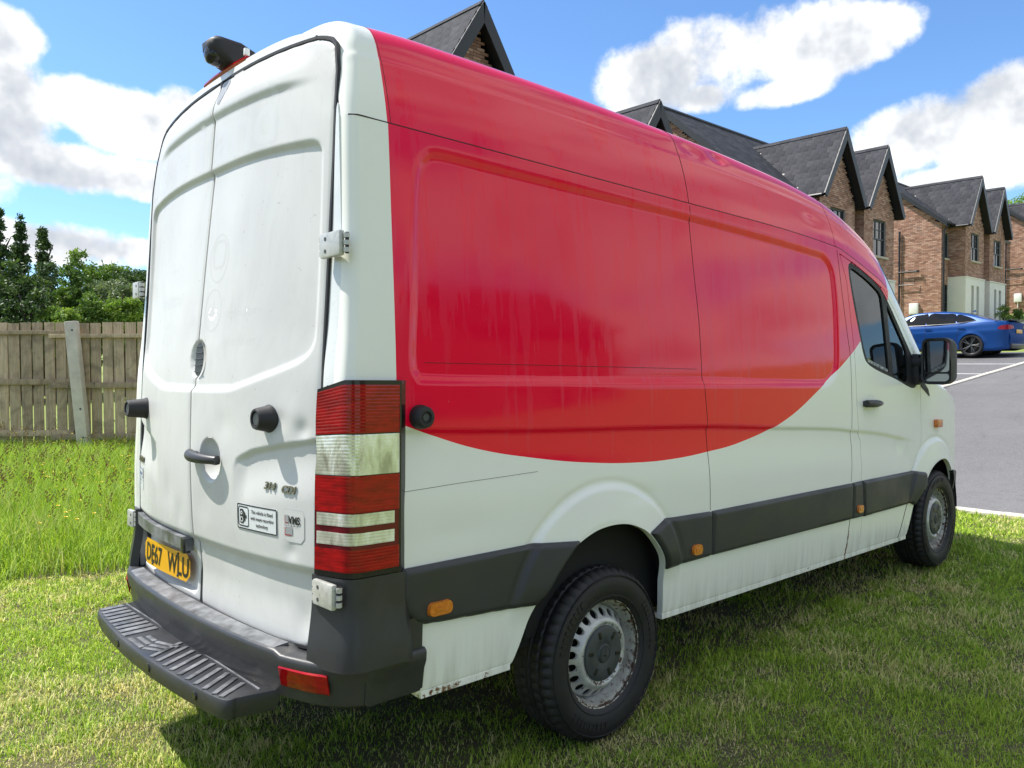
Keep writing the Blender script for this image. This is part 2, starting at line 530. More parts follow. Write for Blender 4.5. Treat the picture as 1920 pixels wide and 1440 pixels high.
M['hubcap'] = simple('hub_cap_plastic', (0.05, 0.058, 0.062), 0.5, var=0.2, scale=20, dirt=((0.10, 0.09, 0.07), 0.3))

def lens(name, col, dark, scale=1.0):
    m, g, b = new_mat(name)
    tc = g.node('ShaderNodeTexCoord').outputs['Object']
    n = g.noise(g.mapping(tc, (18, 18, 60)), 1.0, 4, 0.6)
    g.put(b.inputs['Base Color'], g.mix(g.maprange(n, 0.35, 0.65), dark, col))
    b.inputs['Roughness'].default_value = 0.06; b.inputs['Specular IOR Level'].default_value = 0.4
    return m
M['lens_red'] = lens('red_lens', (0.42, 0.002, 0.006), (0.24, 0.001, 0.004))
M['lens_glow'] = lens('bright_red_lens', (0.72, 0.02, 0.02), (0.42, 0.004, 0.008))
M['lens_maroon'] = lens('maroon_lens', (0.15, 0.003, 0.014), (0.12, 0.002, 0.010))
def clear_lens():
    m, g, b = new_mat('clear_lens')
    tc = g.node('ShaderNodeTexCoord').outputs['Object']
    n = g.noise(g.mapping(tc, (22, 22, 9)), 1.0, 3, 0.6, 0.5)
    g.put(b.inputs['Base Color'], g.ramp(n, [(0.32, (0.42, 0.42, 0.34)), (0.5, (0.72, 0.73, 0.62)), (0.66, (0.93, 0.95, 0.94))]))
    b.inputs['Metallic'].default_value = 0.4; b.inputs['Roughness'].default_value = 0.16
    b.inputs['Coat Weight'].default_value = 1.0; b.inputs['Coat Roughness'].default_value = 0.03
    bump(g, b, n, 0.25, 0.01)
    return m
M['lens_clear'] = clear_lens()

def glass(name, tint=(0.22, 0.25, 0.245), mixf=0.5):
    m, g, b = new_mat(name)
    g.n.remove(b)
    out = [x for x in g.n if x.type == 'OUTPUT_MATERIAL'][0]
    tr = g.node('ShaderNodeBsdfTransparent'); tr.inputs[0].default_value = (*tint, 1)
    gl = g.node('ShaderNodeBsdfGlossy'); gl.inputs['Roughness'].default_value = 0.02; gl.inputs[0].default_value = (0.9, 0.95, 1.0, 1)
    fr = g.node('ShaderNodeFresnel'); fr.inputs[0].default_value = 1.52
    mx = g.node('ShaderNodeMixShader')
    g.put(mx.inputs[0], g.math('MULTIPLY', fr.outputs[0], 0.9))
    g.l.new(tr.outputs[0], mx.inputs[1]); g.l.new(gl.outputs[0], mx.inputs[2]); g.l.new(mx.outputs[0], out.inputs[0])
    return m
M['glass'] = glass('cab_glass')
M['dark_glass'] = glass('tinted_glass', (0.06, 0.065, 0.07))

def steel_mat():
    m, g, b = new_mat('painted_steel_wheel')
    tc = g.node('ShaderNodeTexCoord').outputs['Object']
    n = g.noise(tc, 16, 6, 0.65); n2 = g.noise(tc, 45, 5, 0.7)
    s = g.sep(tc)
    rad = g.math('SQRT', g.math('ADD', g.math('MULTIPLY', s[0], s[0]), g.math('MULTIPLY', s[2], s[2])))
    edge = g.math('MAXIMUM', g.maprange(rad, 0.185, 0.222, 0, 0.22), g.maprange(g.math('ABSOLUTE', g.math('SUBTRACT', rad, 0.122)), 0.0, 0.016, 0.13, 0.0))
    c = g.ramp(n, [(0.3, (0.42, 0.42, 0.40)), (0.7, (0.62, 0.63, 0.61))])
    c = g.mix(g.maprange(rad, 0.19, 0.215, 0, 0.6), c, (0.40, 0.37, 0.26))
    rust = g.maprange(g.math('ADD', n2, edge), 0.62, 0.72, 0, 1, True)
    c = g.mix(rust, c, (0.085, 0.045, 0.025))
    c = g.mix(g.maprange(g.noise(tc, 7, 5, 0.7), 0.5, 0.72, 0, 0.55, True), c, (0.17, 0.15, 0.12))
    g.put(b.inputs['Base Color'], c)
    g.put(b.inputs['Roughness'], g.maprange(rust, 0, 1, 0.35, 0.8)); b.inputs['Metallic'].default_value = 0.25
    return m
M['steel'] = steel_mat()

# ---- place materials
def asphalt(name, base, spec):
    m, g, b = new_mat(name)
    tc = g.node('ShaderNodeTexCoord').outputs['Object']
    big = g.noise(tc, 0.5, 5, 0.6, 0.5); fine = g.noise(tc, 55, 4, 0.75); mid = g.noise(tc, 9, 5, 0.7)
    lo = tuple(c * 0.72 for c in base); hi = tuple(c * 1.3 for c in base)
    c = g.ramp(big, [(0.3, lo), (0.7, hi)])
    c = g.mix(g.maprange(fine, 0.35, 0.65, 0.0, 0.9), c, tuple(x * 1.9 for x in base))
    c = g.mix(g.maprange(mid, 0.52, 0.7, 0, 0.35), c, lo)
    # scuffs and darker wheel marks running along the street
    scuff = g.noise(g.mapping(tc, (0.55, 2.6, 1)), 1.1, 6, 0.7, 0.8)
    c = g.mix(g.maprange(scuff, 0.58, 0.70, 0, 0.5, True), c, tuple(x * 0.45 for x in base))
    c = g.mix(g.maprange(g.noise(g.mapping(tc, (0.7, 6, 1)), 0.9, 6, 0.75, 0.5), 0.64, 0.72, 0, 0.25, True), c, (0.26, 0.25, 0.24))
    g.put(b.inputs['Base Color'], c); b.inputs['Roughness'].default_value = 0.9; b.inputs['Specular IOR Level'].default_value = spec
    bump(g, b, fine, 0.5, 0.006)
    return m
M['road'] = asphalt('road_asphalt', (0.115, 0.112, 0.112), 0.3)
M['bay'] = asphalt('bay_asphalt', (0.105, 0.103, 0.105), 0.3)
M['kerb'] = simple('concrete_kerb', (0.56, 0.52, 0.44), 0.85, var=0.2, scale=5, bmp=0.3, bscale=50)
M['concrete'] = simple('fence_post_concrete', (0.60, 0.55, 0.46), 0.9, var=0.16, scale=5, bmp=0.35, bscale=70, dirt=((0.24, 0.24, 0.20), 0.5))
M['line'] = simple('road_marking', (0.7, 0.7, 0.68), 0.7, var=0.12, scale=6)

def wood():
    m, g, b = new_mat('fence_timber')
    tc = g.node('ShaderNodeTexCoord').outputs['Object']
    oi = g.node('ShaderNodeObjectInfo').outputs['Random']
    v = g.vmath('ADD', tc, None); 
    cx = g.node('ShaderNodeCombineXYZ'); g.put(cx.inputs[0], g.math('MULTIPLY', oi, 37.0)); g.put(cx.inputs[2], g.math('MULTIPLY', oi, 11.0))
    g.put(v.node.inputs[1], cx.outputs[0])
    grain = g.noise(g.mapping(v, (22, 22, 1.2)), 2.0, 6, 0.6, 1.2)
    blot = g.noise(v, 3.5, 5, 0.65, 0.8)
    c = g.ramp(grain, [(0.25, (0.29, 0.215, 0.13)), (0.55, (0.47, 0.37, 0.24)), (0.8, (0.60, 0.49, 0.34))])
    c = g.mix(g.maprange(blot, 0.45, 0.7, 0, 0.7, True), c, (0.19, 0.15, 0.10))
    c = g.mix(g.maprange(g.noise(g.mapping(v, (1, 1, 0.6)), 9, 2, 0.4), 0.70, 0.77, 0, 0.75, True), c, (0.06, 0.04, 0.025))
    hs = g.node('ShaderNodeHueSaturation'); g.put(hs.inputs['Value'], g.maprange(oi, 0, 1, 0.75, 1.25)); g.put(hs.inputs['Color'], c)
    g.put(b.inputs['Base Color'], hs.outputs[0]); b.inputs['Roughness'].default_value = 0.88
    bump(g, b, grain, 0.35, 0.005)
    return m
M['wood'] = wood()

def attr_col(name, attr, stops, rough=0.85, var=0.25, scale=30, bmp=0.3, coords='Object', spec=0.4):
    """colour chosen by a per-piece random attribute, with fine grain on top"""
    m, g, b = new_mat(name)
    a = g.node('ShaderNodeAttribute', attribute_name=attr).outputs['Fac']
    tc = g.node('ShaderNodeTexCoord').outputs[coords]
    n = g.noise(tc, scale, 4, 0.65)
    c = g.ramp(a, stops)
    hs = g.node('ShaderNodeHueSaturation'); g.put(hs.inputs['Value'], g.maprange(n, 0.3, 0.7, 1 - var, 1 + var)); g.put(hs.inputs['Color'], c)
    g.put(b.inputs['Base Color'], hs.outputs[0]); b.inputs['Roughness'].default_value = rough
    b.inputs['Specular IOR Level'].default_value = spec
    if bmp: bump(g, b, n, bmp, 0.006)
    return m
BRICK = [(0.0, (0.246, 0.134, 0.095)), (0.3, (0.358, 0.196, 0.140)), (0.6, (0.437, 0.246, 0.179)), (0.85, (0.526, 0.336, 0.252)), (1.0, (0.280, 0.179, 0.146))]
M['brick'] = attr_col('brick', 'shade', BRICK, 0.9, 0.2, 40, 0.4)
M['mortar'] = simple('mortar', (0.40, 0.35, 0.30), 0.95, var=0.12, scale=12, bmp=0.2)
TILE = [(0.0, (0.040, 0.041, 0.047)), (0.5, (0.052, 0.053, 0.060)), (1.0, (0.068, 0.068, 0.075))]
M['tile_mass'] = attr_col('roof_tile_far', 'shade', TILE, 0.8, 0.2, 8, 0.2, spec=0.16)

def obj_random(name, stops, rough, var=0.2, scale=12, bmp=0.25, spec=0.5):
    m, g, b = new_mat(name)
    a = g.node('ShaderNodeObjectInfo').outputs['Random']
    tc = g.node('ShaderNodeTexCoord').outputs['Object']
    n = g.noise(tc, scale, 4, 0.65)
    c = g.ramp(a, stops)
    hs = g.node('ShaderNodeHueSaturation'); g.put(hs.inputs['Value'], g.maprange(n, 0.3, 0.7, 1 - var, 1 + var)); g.put(hs.inputs['Color'], c)
    g.put(b.inputs['Base Color'], hs.outputs[0]); b.inputs['Roughness'].default_value = rough; b.inputs['Specular IOR Level'].default_value = spec
    if bmp: bump(g, b, n, bmp, 0.006)
    return m
M['tile'] = obj_random('roof_tile', TILE, 0.8, spec=0.16)
M['brick_one'] = obj_random('brick_single', BRICK, 0.9, 0.25, 30, 0.5)
M['barge'] = simple('black_bargeboard', (0.016, 0.018, 0.02), 0.45)
M['render'] = simple('cream_render', (0.80, 0.765, 0.69), 0.9, var=0.04, scale=3, bmp=0.15, bscale=120)
M['sill'] = simple('sandstone_sill', (0.50, 0.44, 0.35), 0.9, var=0.1, scale=10)
M['frame'] = simple('anthracite_frame', (0.035, 0.042, 0.048), 0.45)
M['pane'] = simple('window_pane', (0.02, 0.024, 0.028), 0.05, spec=0.9)
M['meter'] = simple('white_meter_box', (0.78, 0.78, 0.76), 0.5)
M['pipe'] = simple('black_downpipe', (0.015, 0.015, 0.016), 0.4)

def leaf(name, stops, trans=0.25):
    m, g, b = new_mat(name)
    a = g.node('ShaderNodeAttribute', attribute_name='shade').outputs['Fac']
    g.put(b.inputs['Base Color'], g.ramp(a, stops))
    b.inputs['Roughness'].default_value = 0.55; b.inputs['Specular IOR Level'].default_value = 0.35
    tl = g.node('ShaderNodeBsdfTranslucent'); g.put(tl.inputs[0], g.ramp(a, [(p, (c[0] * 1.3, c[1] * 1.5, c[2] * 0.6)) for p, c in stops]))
    mx = g.node('ShaderNodeMixShader'); mx.inputs[0].default_value = trans
    out = [x for x in g.n if x.type == 'OUTPUT_MATERIAL'][0]
    g.l.new(b.outputs[0], mx.inputs[1]); g.l.new(tl.outputs[0], mx.inputs[2]); g.l.new(mx.outputs[0], out.inputs[0])
    return m
M['leaf_dark'] = leaf('leaf_dark', [(0, (0.027, 0.054, 0.022)), (0.5, (0.057, 0.101, 0.035)), (1, (0.135, 0.196, 0.057))], 0.2)
M['leaf_mid'] = leaf('leaf_mid', [(0, (0.047, 0.095, 0.022)), (0.5, (0.115, 0.196, 0.041)), (1, (0.270, 0.365, 0.081))])
M['leaf_light'] = leaf('leaf_light', [(0, (0.081, 0.149, 0.030)), (0.5, (0.189, 0.297, 0.054)), (1, (0.365, 0.459, 0.101))])
M['leaf_grey'] = leaf('leaf_grey', [(0, (0.074, 0.108, 0.057)), (0.5, (0.149, 0.196, 0.101)), (1, (0.270, 0.311, 0.176))])
M['bark'] = simple('bark', (0.07, 0.055, 0.04), 0.95, var=0.35, scale=6, bmp=0.5, bscale=15)

def grass_mat(name, lush, dry, soil_f, hgt):
    """blade colour: patches of fresh and dry turf over the ground, a random tone per blade"""
    m, g, b = new_mat(name)
    ps = g.node('ShaderNodeNewGeometry').outputs['Position']
    fl = g.mapping(ps, (1, 1, 0))
    big = g.noise(fl, 0.9, 5, 0.62, 0.6); mid = g.noise(fl, 3.6, 5, 0.65, 0.4); fine = g.noise(fl, 11, 4, 0.65)
    a = g.node('ShaderNodeAttribute', attribute_name='shade').outputs['Fac']
    def dev(n, k): return g.math('MULTIPLY', g.math('SUBTRACT', n, 0.5), k)
    dryf = g.math('ADD', g.math('ADD', dev(big, 1.5), dev(mid, 1.1)), g.math('ADD', dev(fine, 0.5), dev(a, 0.45)))
    dryf = g.math('ADD', dryf, 0.5)
    f = g.maprange(dryf, soil_f, soil_f + 0.30, 0, 1, True)
    c = g.mix(f, g.ramp(a, [(0, lush[0]), (0.6, lush[1]), (1, lush[2])]), g.ramp(a, [(0, dry[0]), (1, dry[1])]))
    c = g.mix(g.maprange(g.noise(fl, 5.5, 3, 0.6, 0.3), 0.66, 0.74, 0, 0.75, True), c, (0.15, 0.11, 0.055))
    g.put(b.inputs['Base Color'], c)
    nm = g.vmath('NORMALIZE', g.vmath('ADD', g.vmath('MULTIPLY', g.node('ShaderNodeNewGeometry').outputs['Normal'], (0.45, 0.45, 0.45)), (0, 0, 0.8)))
    g.l.new(nm, b.inputs['Normal'])
    b.inputs['Roughness'].default_value = 0.6; b.inputs['Specular IOR Level'].default_value = 0.25
    tl = g.node('ShaderNodeBsdfTranslucent'); g.put(tl.inputs[0], g.mix(1.0, c, (1.25, 1.35, 0.7), 'MULTIPLY'))
    mx = g.node('ShaderNodeMixShader'); mx.inputs[0].default_value = 0.35
    out = [x for x in g.n if x.type == 'OUTPUT_MATERIAL'][0]
    g.l.new(b.outputs[0], mx.inputs[1]); g.l.new(tl.outputs[0], mx.inputs[2]); g.l.new(mx.outputs[0], out.inputs[0])
    return m
M['turf'] = grass_mat('mown_turf', [(0.18, 0.32, 0.03), (0.42, 0.60, 0.055), (0.64, 0.74, 0.13)], [(0.62, 0.56, 0.19), (0.90, 0.80, 0.42)], 0.50, 0.05)
M['meadow'] = grass_mat('meadow_grass', [(0.15, 0.28, 0.02), (0.34, 0.53, 0.035), (0.55, 0.68, 0.095)], [(0.38, 0.38, 0.10), (0.60, 0.54, 0.24)], 0.66, 0.4)
M['seed'] = simple('seed_heads', (0.30, 0.215, 0.135), 0.9)
M['petal'] = simple('buttercup_petals', (0.78, 0.58, 0.012), 0.5)

def ground_mat():
    m, g, b = new_mat('lawn_soil')
    tc = g.node('ShaderNodeTexCoord').outputs['Object']
    n = g.noise(tc, 1.2, 6, 0.65); f = g.noise(tc, 45, 4, 0.7)
    soil = g.ramp(n, [(0.3, (0.06, 0.065, 0.02)), (0.7, (0.105, 0.10, 0.04))])
    soil = g.mix(g.maprange(f, 0.4, 0.7, 0, 0.7), soil, (0.13, 0.105, 0.055))
    # away from the modelled blades the sheet itself is grass
    sp = g.sep(tc)
    far = g.math('MAXIMUM', g.maprange(sp[1], -4.6, -5.2), g.math('MAXIMUM', g.maprange(sp[0], 6.0, 7.0), g.maprange(sp[1], 12.5, 13.5)))
    c = g.mix(far, soil, g.ramp(n, [(0.3, (0.17, 0.24, 0.045)), (0.7, (0.27, 0.32, 0.08))]))
    g.put(b.inputs['Base Color'], c); b.inputs['Roughness'].default_value = 0.95
    bump(g, b, f, 0.6, 0.02)
    return m
M['soil'] = ground_mat()
M['car_blue'] = simple('blue_car_paint', (0.004, 0.055, 0.23), 0.32, metal=0.2, coat=0.15, spec=0.3)
M['car_glass'] = simple('car_glass', (0.008, 0.009, 0.011), 0.03, spec=0.25)
M['car_boot'] = simple('blue_boot_paint', (0.004, 0.05, 0.21), 0.5, spec=0.08)
M['car_black'] = simple('car_black_trim', (0.01, 0.01, 0.011), 0.3)

# ------------------------------------------------------------------ the van (metres; x forward from the rear axle, y left, z up)
VAN = empty('delivery_van', (0, 0, 0), 0, 'red and white high roof panel van parked on the lawn', 'van')
_b = [[0.999741, -0.000243, 0.022765], [-0.0, 0.999943, 0.010687], [-0.022767, -0.010684, 0.999684]]
VAN.matrix_world = Matrix(_b).to_4x4()
RAKE = 0.136                     # the unladen van stands nose down: front hubs sit higher in the body

S_X = [-2, 1.2, 2.14, 2.37, 2.59, 2.8, 3.05, 3.346, 3.5, 3.7, 3.95, 4.18, 4.36, 4.5, 4.6, 4.68]
S_Z = [2.298, 2.298, 2.272, 2.226, 2.166, 2.10, 1.88, 1.58, 1.48, 1.43, 1.38, 1.30, 1.18, 1.0, 0.86, 0.75]
H_X = [-1.25, -0.8, 0, 0.7, 1.6, 2.16, 2.6, 2.9, 3.1, 3.4, 3.65, 3.8, 3.95, 4.2, 4.4, 4.55, 4.68]
H_Z = [2.712, 2.742, 2.752, 2.742, 2.705, 2.648, 2.54, 2.41, 2.25, 1.955, 1.68, 1.54, 1.48, 1.39, 1.26, 1.06, 0.80]
W_X = [-2, 3.5, 3.8, 4.0, 4.2, 4.36, 4.5, 4.6, 4.68]
W_V = [1, 1, 0.99, 0.965, 0.92, 0.86, 0.76, 0.64, 0.48]
Y_Z = [0.36, 0.42, 0.44, 0.65, 0.86, 1.0, 1.2, 1.458, 2.0, 2.298, 2.4]
Y_V = [0.925, 0.94, 0.95, 0.963, 0.970, 0.972, 0.970, 0.962, 0.925, 0.900, 0.888]
D_A = [1.0, 0.985, 0.965, 0.945, 0.928, 0.905, 0.862, 0.79, 0.67, 0.45, 0.22, 0.0]     # dome: |y| share
D_B = [0.0, 0.16, 0.32, 0.45, 0.54, 0.66, 0.79, 0.88, 0.945, 0.983, 0.996, 1.0]        # dome: height share
def pch(x, X, Y):
    """smooth monotone interpolation"""
    X = np.asarray(X, float); Y = np.asarray(Y, float); x = np.asarray(x, float)
    h = np.diff(X); d = np.diff(Y) / h
    m = np.zeros(len(X)); m[0], m[-1] = d[0], d[-1]
    for i in range(1, len(X) - 1):
        if d[i - 1] * d[i] > 0:
            w1, w2 = 2 * h[i] + h[i - 1], h[i] + 2 * h[i - 1]
            m[i] = (w1 + w2) / (w1 / d[i - 1] + w2 / d[i])
    i = np.clip(np.searchsorted(X, x) - 1, 0, len(X) - 2)
    t = np.clip((x - X[i]) / h[i], 0, 1)
    return ((1 + 2 * t) * (1 - t) ** 2 * Y[i] + t * (1 - t) ** 2 * h[i] * m[i] + t * t * (3 - 2 * t) * Y[i + 1] + t * t * (t - 1) * h[i] * m[i + 1])
def Sx(x): return pch(x, S_X, S_Z)
def Hx(x): return pch(x, H_X, H_Z)
def Wx(x): return pch(x, W_X, W_V)

REAR_OPEN = smooth_poly([(-.60, .25), (-.535, .40), (-.487, .498), (-.425, .63), (-.392, .66), (-.345, .722), (-.285, .783), (-.225, .832), (-.134, .868), (-.06, .881), (.018, .883), (.09, .874),
                         (.154, .854), (.22, .822), (.30, .750), (.35, .68), (.372, .60), (.382, .50), (.39, .40), (.40, .25)], 4)
FRONT_OPEN = smooth_poly([(3.02, .25), (3.09, .40), (3.13, .48), (3.211, .651), (3.291, .751), (3.374, .837), (3.443, .880), (3.51, .905), (3.587, .92), (3.65, .922), (3.71, .914), (3.78, .884),
                          (3.84, .838), (3.90, .77), (3.95, .68), (3.98, .56), (4.0, .40), (4.02, .25)], 4)
PANEL = smooth_poly([(-.972, 1.535), (-.962, 1.70), (-.95, 1.90), (-.935, 2.08), (-.917, 2.175), (-.885, 2.215), (-.83, 2.236), (-.6, 2.236), (0, 2.234), (.65, 2.232), (1.3, 2.222), (1.88, 2.204), (1.985, 2.192),
                     (2.05, 2.15), (2.082, 2.08), (2.09, 1.9), (2.075, 1.7), (2.06, 1.58), (2.03, 1.52), (1.96, 1.475), (1.85, 1.455), (1.3, 1.456), (.6, 1.458), (0, 1.459), (-.5, 1.46), (-.90, 1.462), (-.955, 1.475)], 4)
SW_X = [-1.3, -1.0, -.69, -.29, .2, .72, 1.3, 1.97, 2.25, 2.55, 3.05, 3.3]
SW_Z = [1.315, 1.308, 1.296, 1.284, 1.275, 1.262, 1.234, 1.204, 1.182, 1.158, 1.095, 1.06]

def side_disp(x, z):
    """outward shape of the flank: sunk panel, swage, flared arches, dents"""
    d = np.zeros_like(x)
    sp = sd_poly(x, z, PANEL)
    d -= 0.013 * (1 - sstep(-0.022, 0.004, sp))
    d -= 0.004 * np.exp(-((sp - 0.0) / 0.012) ** 2)
    sw = pch(x, SW_X, SW_Z) - z
    d -= 0.012 * sstep(0.0, 0.022, sw) * (1 - sstep(0.05, 0.26, sw)) * (1 - sstep(2.9, 3.25, x))
    for cx, cz, R in ((-.03, .505, .538), (3.56, .56, .508)):
        r = np.hypot(x - cx, z - cz)
        on = sstep(cz + .05, cz + .22, z)
        d += on * (0.013 * (1 - sstep(R - .020, R + .002, r)) + 0.020 * np.clip((R - .020 - r) / .12, 0, 1) - .005 * np.exp(-((r - R - .014) / .013) ** 2))
    d -= 0.006 * sstep(0.0, 0.012, z - 2.262 + 0) * 0
    for cx, cz, sx_, sz_, a in ((-.70, 1.28, .05, .03, .0), (2.93, 1.05, .06, .05, -.006), (3.06, .98, .03, .06, -.006), (.2, .98, .12, .03, -.003), (-.8, .95, .2, .05, -.003)):
        d += a * np.exp(-((x - cx) / sx_) ** 2 - ((z - cz) / sz_) ** 2)
    return d

XE_Z = [.4, .6, 1.0, 1.45, 1.65, 1.92, 2.30, 2.56, 2.72]
XE_V = [-1.232, -1.236, -1.240, -1.232, -1.216, -1.203, -1.190, -1.162, -1.135]
XC_Z = [.5, .61, .78, .95, 1.18, 1.41, 1.77, 2.06, 2.27, 2.51, 2.62, 2.75]
XC_V = [-1.288, -1.292, -1.306, -1.322, -1.329, -1.326, -1.299, -1.272, -1.251, -1.231, -1.208, -1.18]
def XR(y, z):
    """rear face before panel relief"""
    c = pch(z, XC_Z, XC_V); e = pch(z, XE_Z, XE_V); a = np.abs(y) / np.interp(z, [2.0, 2.3, 2.46, 2.56], [.83, .828, .812, .79])
    inner = c + (e - c) * np.clip(a, 0, 1) ** 2.7
    return inner + 0.018 * np.clip((np.abs(y) - .83) / .12, 0, 2) ** 2

def corner_r(z): return np.interp(z, [1.9, 2.3, 2.5, 2.6], [.045, .048, .058, .062])
def corner_inset(x, r=0.045):
    e = np.clip(x + 1.2, 0, r)
    return r - np.sqrt(np.maximum(r * r - (r - e) ** 2, 0))
def side_pts(x, z, off=0.0, sgn=-1, relief=True):
    y = pch(z, Y_Z, Y_V) * Wx(x) + (side_disp(x, z) if relief else 0) + off - corner_inset(x, corner_r(z))
    xx = x + (pch(z, XE_Z, XE_V) + 0.005 + 1.2) * (1 - sstep(-1.2, -0.9, x))
    return np.stack([xx, sgn * y, z], -1)
def dome_pts(x, t, sgn=-1):
    """t 0..1 from gutter to the centre line of the roof"""
    k = np.linspace(0, 1, len(D_A))
    a = pch(t, k, D_A); b = pch(t, k, D_B)
    S = Sx(x); H = Hx(x); ys = pch(S, Y_Z, Y_V) * Wx(x)
    ins = corner_inset(x, 0.05); iny = corner_inset(x, corner_r(S + (H - S) * b))
    y = ys * a - iny * np.clip(a * 1.2, 0, 1) - 0.003 * (1 - np.clip((-1.1 - x) / .08, 0, 1))
    z = S + (H - S) * b - ins * b
    # shallow pressing along the roof shoulder, dents near the front
    z = z + 0.005 * np.exp(-((b - .50) / .035) ** 2) * (x < 2.7)
    for cx, cb, s_, q in ((.78, .66, .10, -.010), (1.02, .70, .07, -.012), (1.9, .3, .10, -.006), (.62, .72, .08, .004)):
        y = y + q * np.exp(-((x - cx) / s_) ** 2 - ((b - cb) / .07) ** 2)
    xx = x + (pch(z, XE_Z, XE_V) + 0.005 + 1.2) * (1 - sstep(-1.2, -0.9, x))
    return np.stack([xx, sgn * y, z], -1)

XS = np.concatenate([np.linspace(-1.2, -1.15, 12), np.arange(-1.142, 3.45, 0.0085), np.arange(3.46, 4.681, 0.02)])
def inward(dy):
    return lambda P: P * np.array([1, 1, 1]) + np.array([0, dy, 0])

DOOR = [(2.175, 2.238), (2.37, 2.196), (2.59, 2.134), (2.79, 2.068), (2.95, 1.935), (3.10, 1.79), (3.22, 1.665), (3.295, 1.56), (3.30, 1.439), (3.302, 1.145), (3.30, 1.045), (3.235, .962), (3.155, .872), (3.17, .80),
        (3.12, .655), (3.085, .655), (2.965, .425), (2.36, .425), (2.388, .641), (2.352, .863), (2.36, 1.105), (2.312, 1.167), (2.293, 1.354), (2.29, 1.625), (2.278, 1.74), (2.248, 2.068)]
WIN = smooth_poly([(2.286, 2.165), (2.305, 2.187), (2.36, 2.187), (2.56, 2.135), (2.73, 2.075), (2.80, 2.03), (2.93, 1.905), (3.05, 1.78), (3.17, 1.66), (3.24, 1.585), (3.255, 1.50), (3.22, 1.437), (3.12, 1.432),
                   (2.894, 1.485), (2.608, 1.540), (2.46, 1.585), (2.415, 1.64), (2.387, 1.72), (2.33, 1.92), (2.29, 2.09)], 3)
SILL_Z = 0.428

def side_skin(x0, x1, z0, z1, keepf, off=0.0, dx=0.0125, dz=0.0125, sgn=-1, relief=True, rim=None, offf=None):
    xs = np.arange(x0, x1 + dx * .5, dx); zs = np.arange(z0, z1 + dz * .5, dz)
    X, Z = np.meshgrid(xs, zs, indexing='ij')
    k = keepf(X, Z)
    o = offf(X, Z, k) if offf is not None else off
    P = side_pts(X, Z, o, sgn, relief)
    return skin(xs, zs, P, k, flip=(sgn > 0), rim=rim)

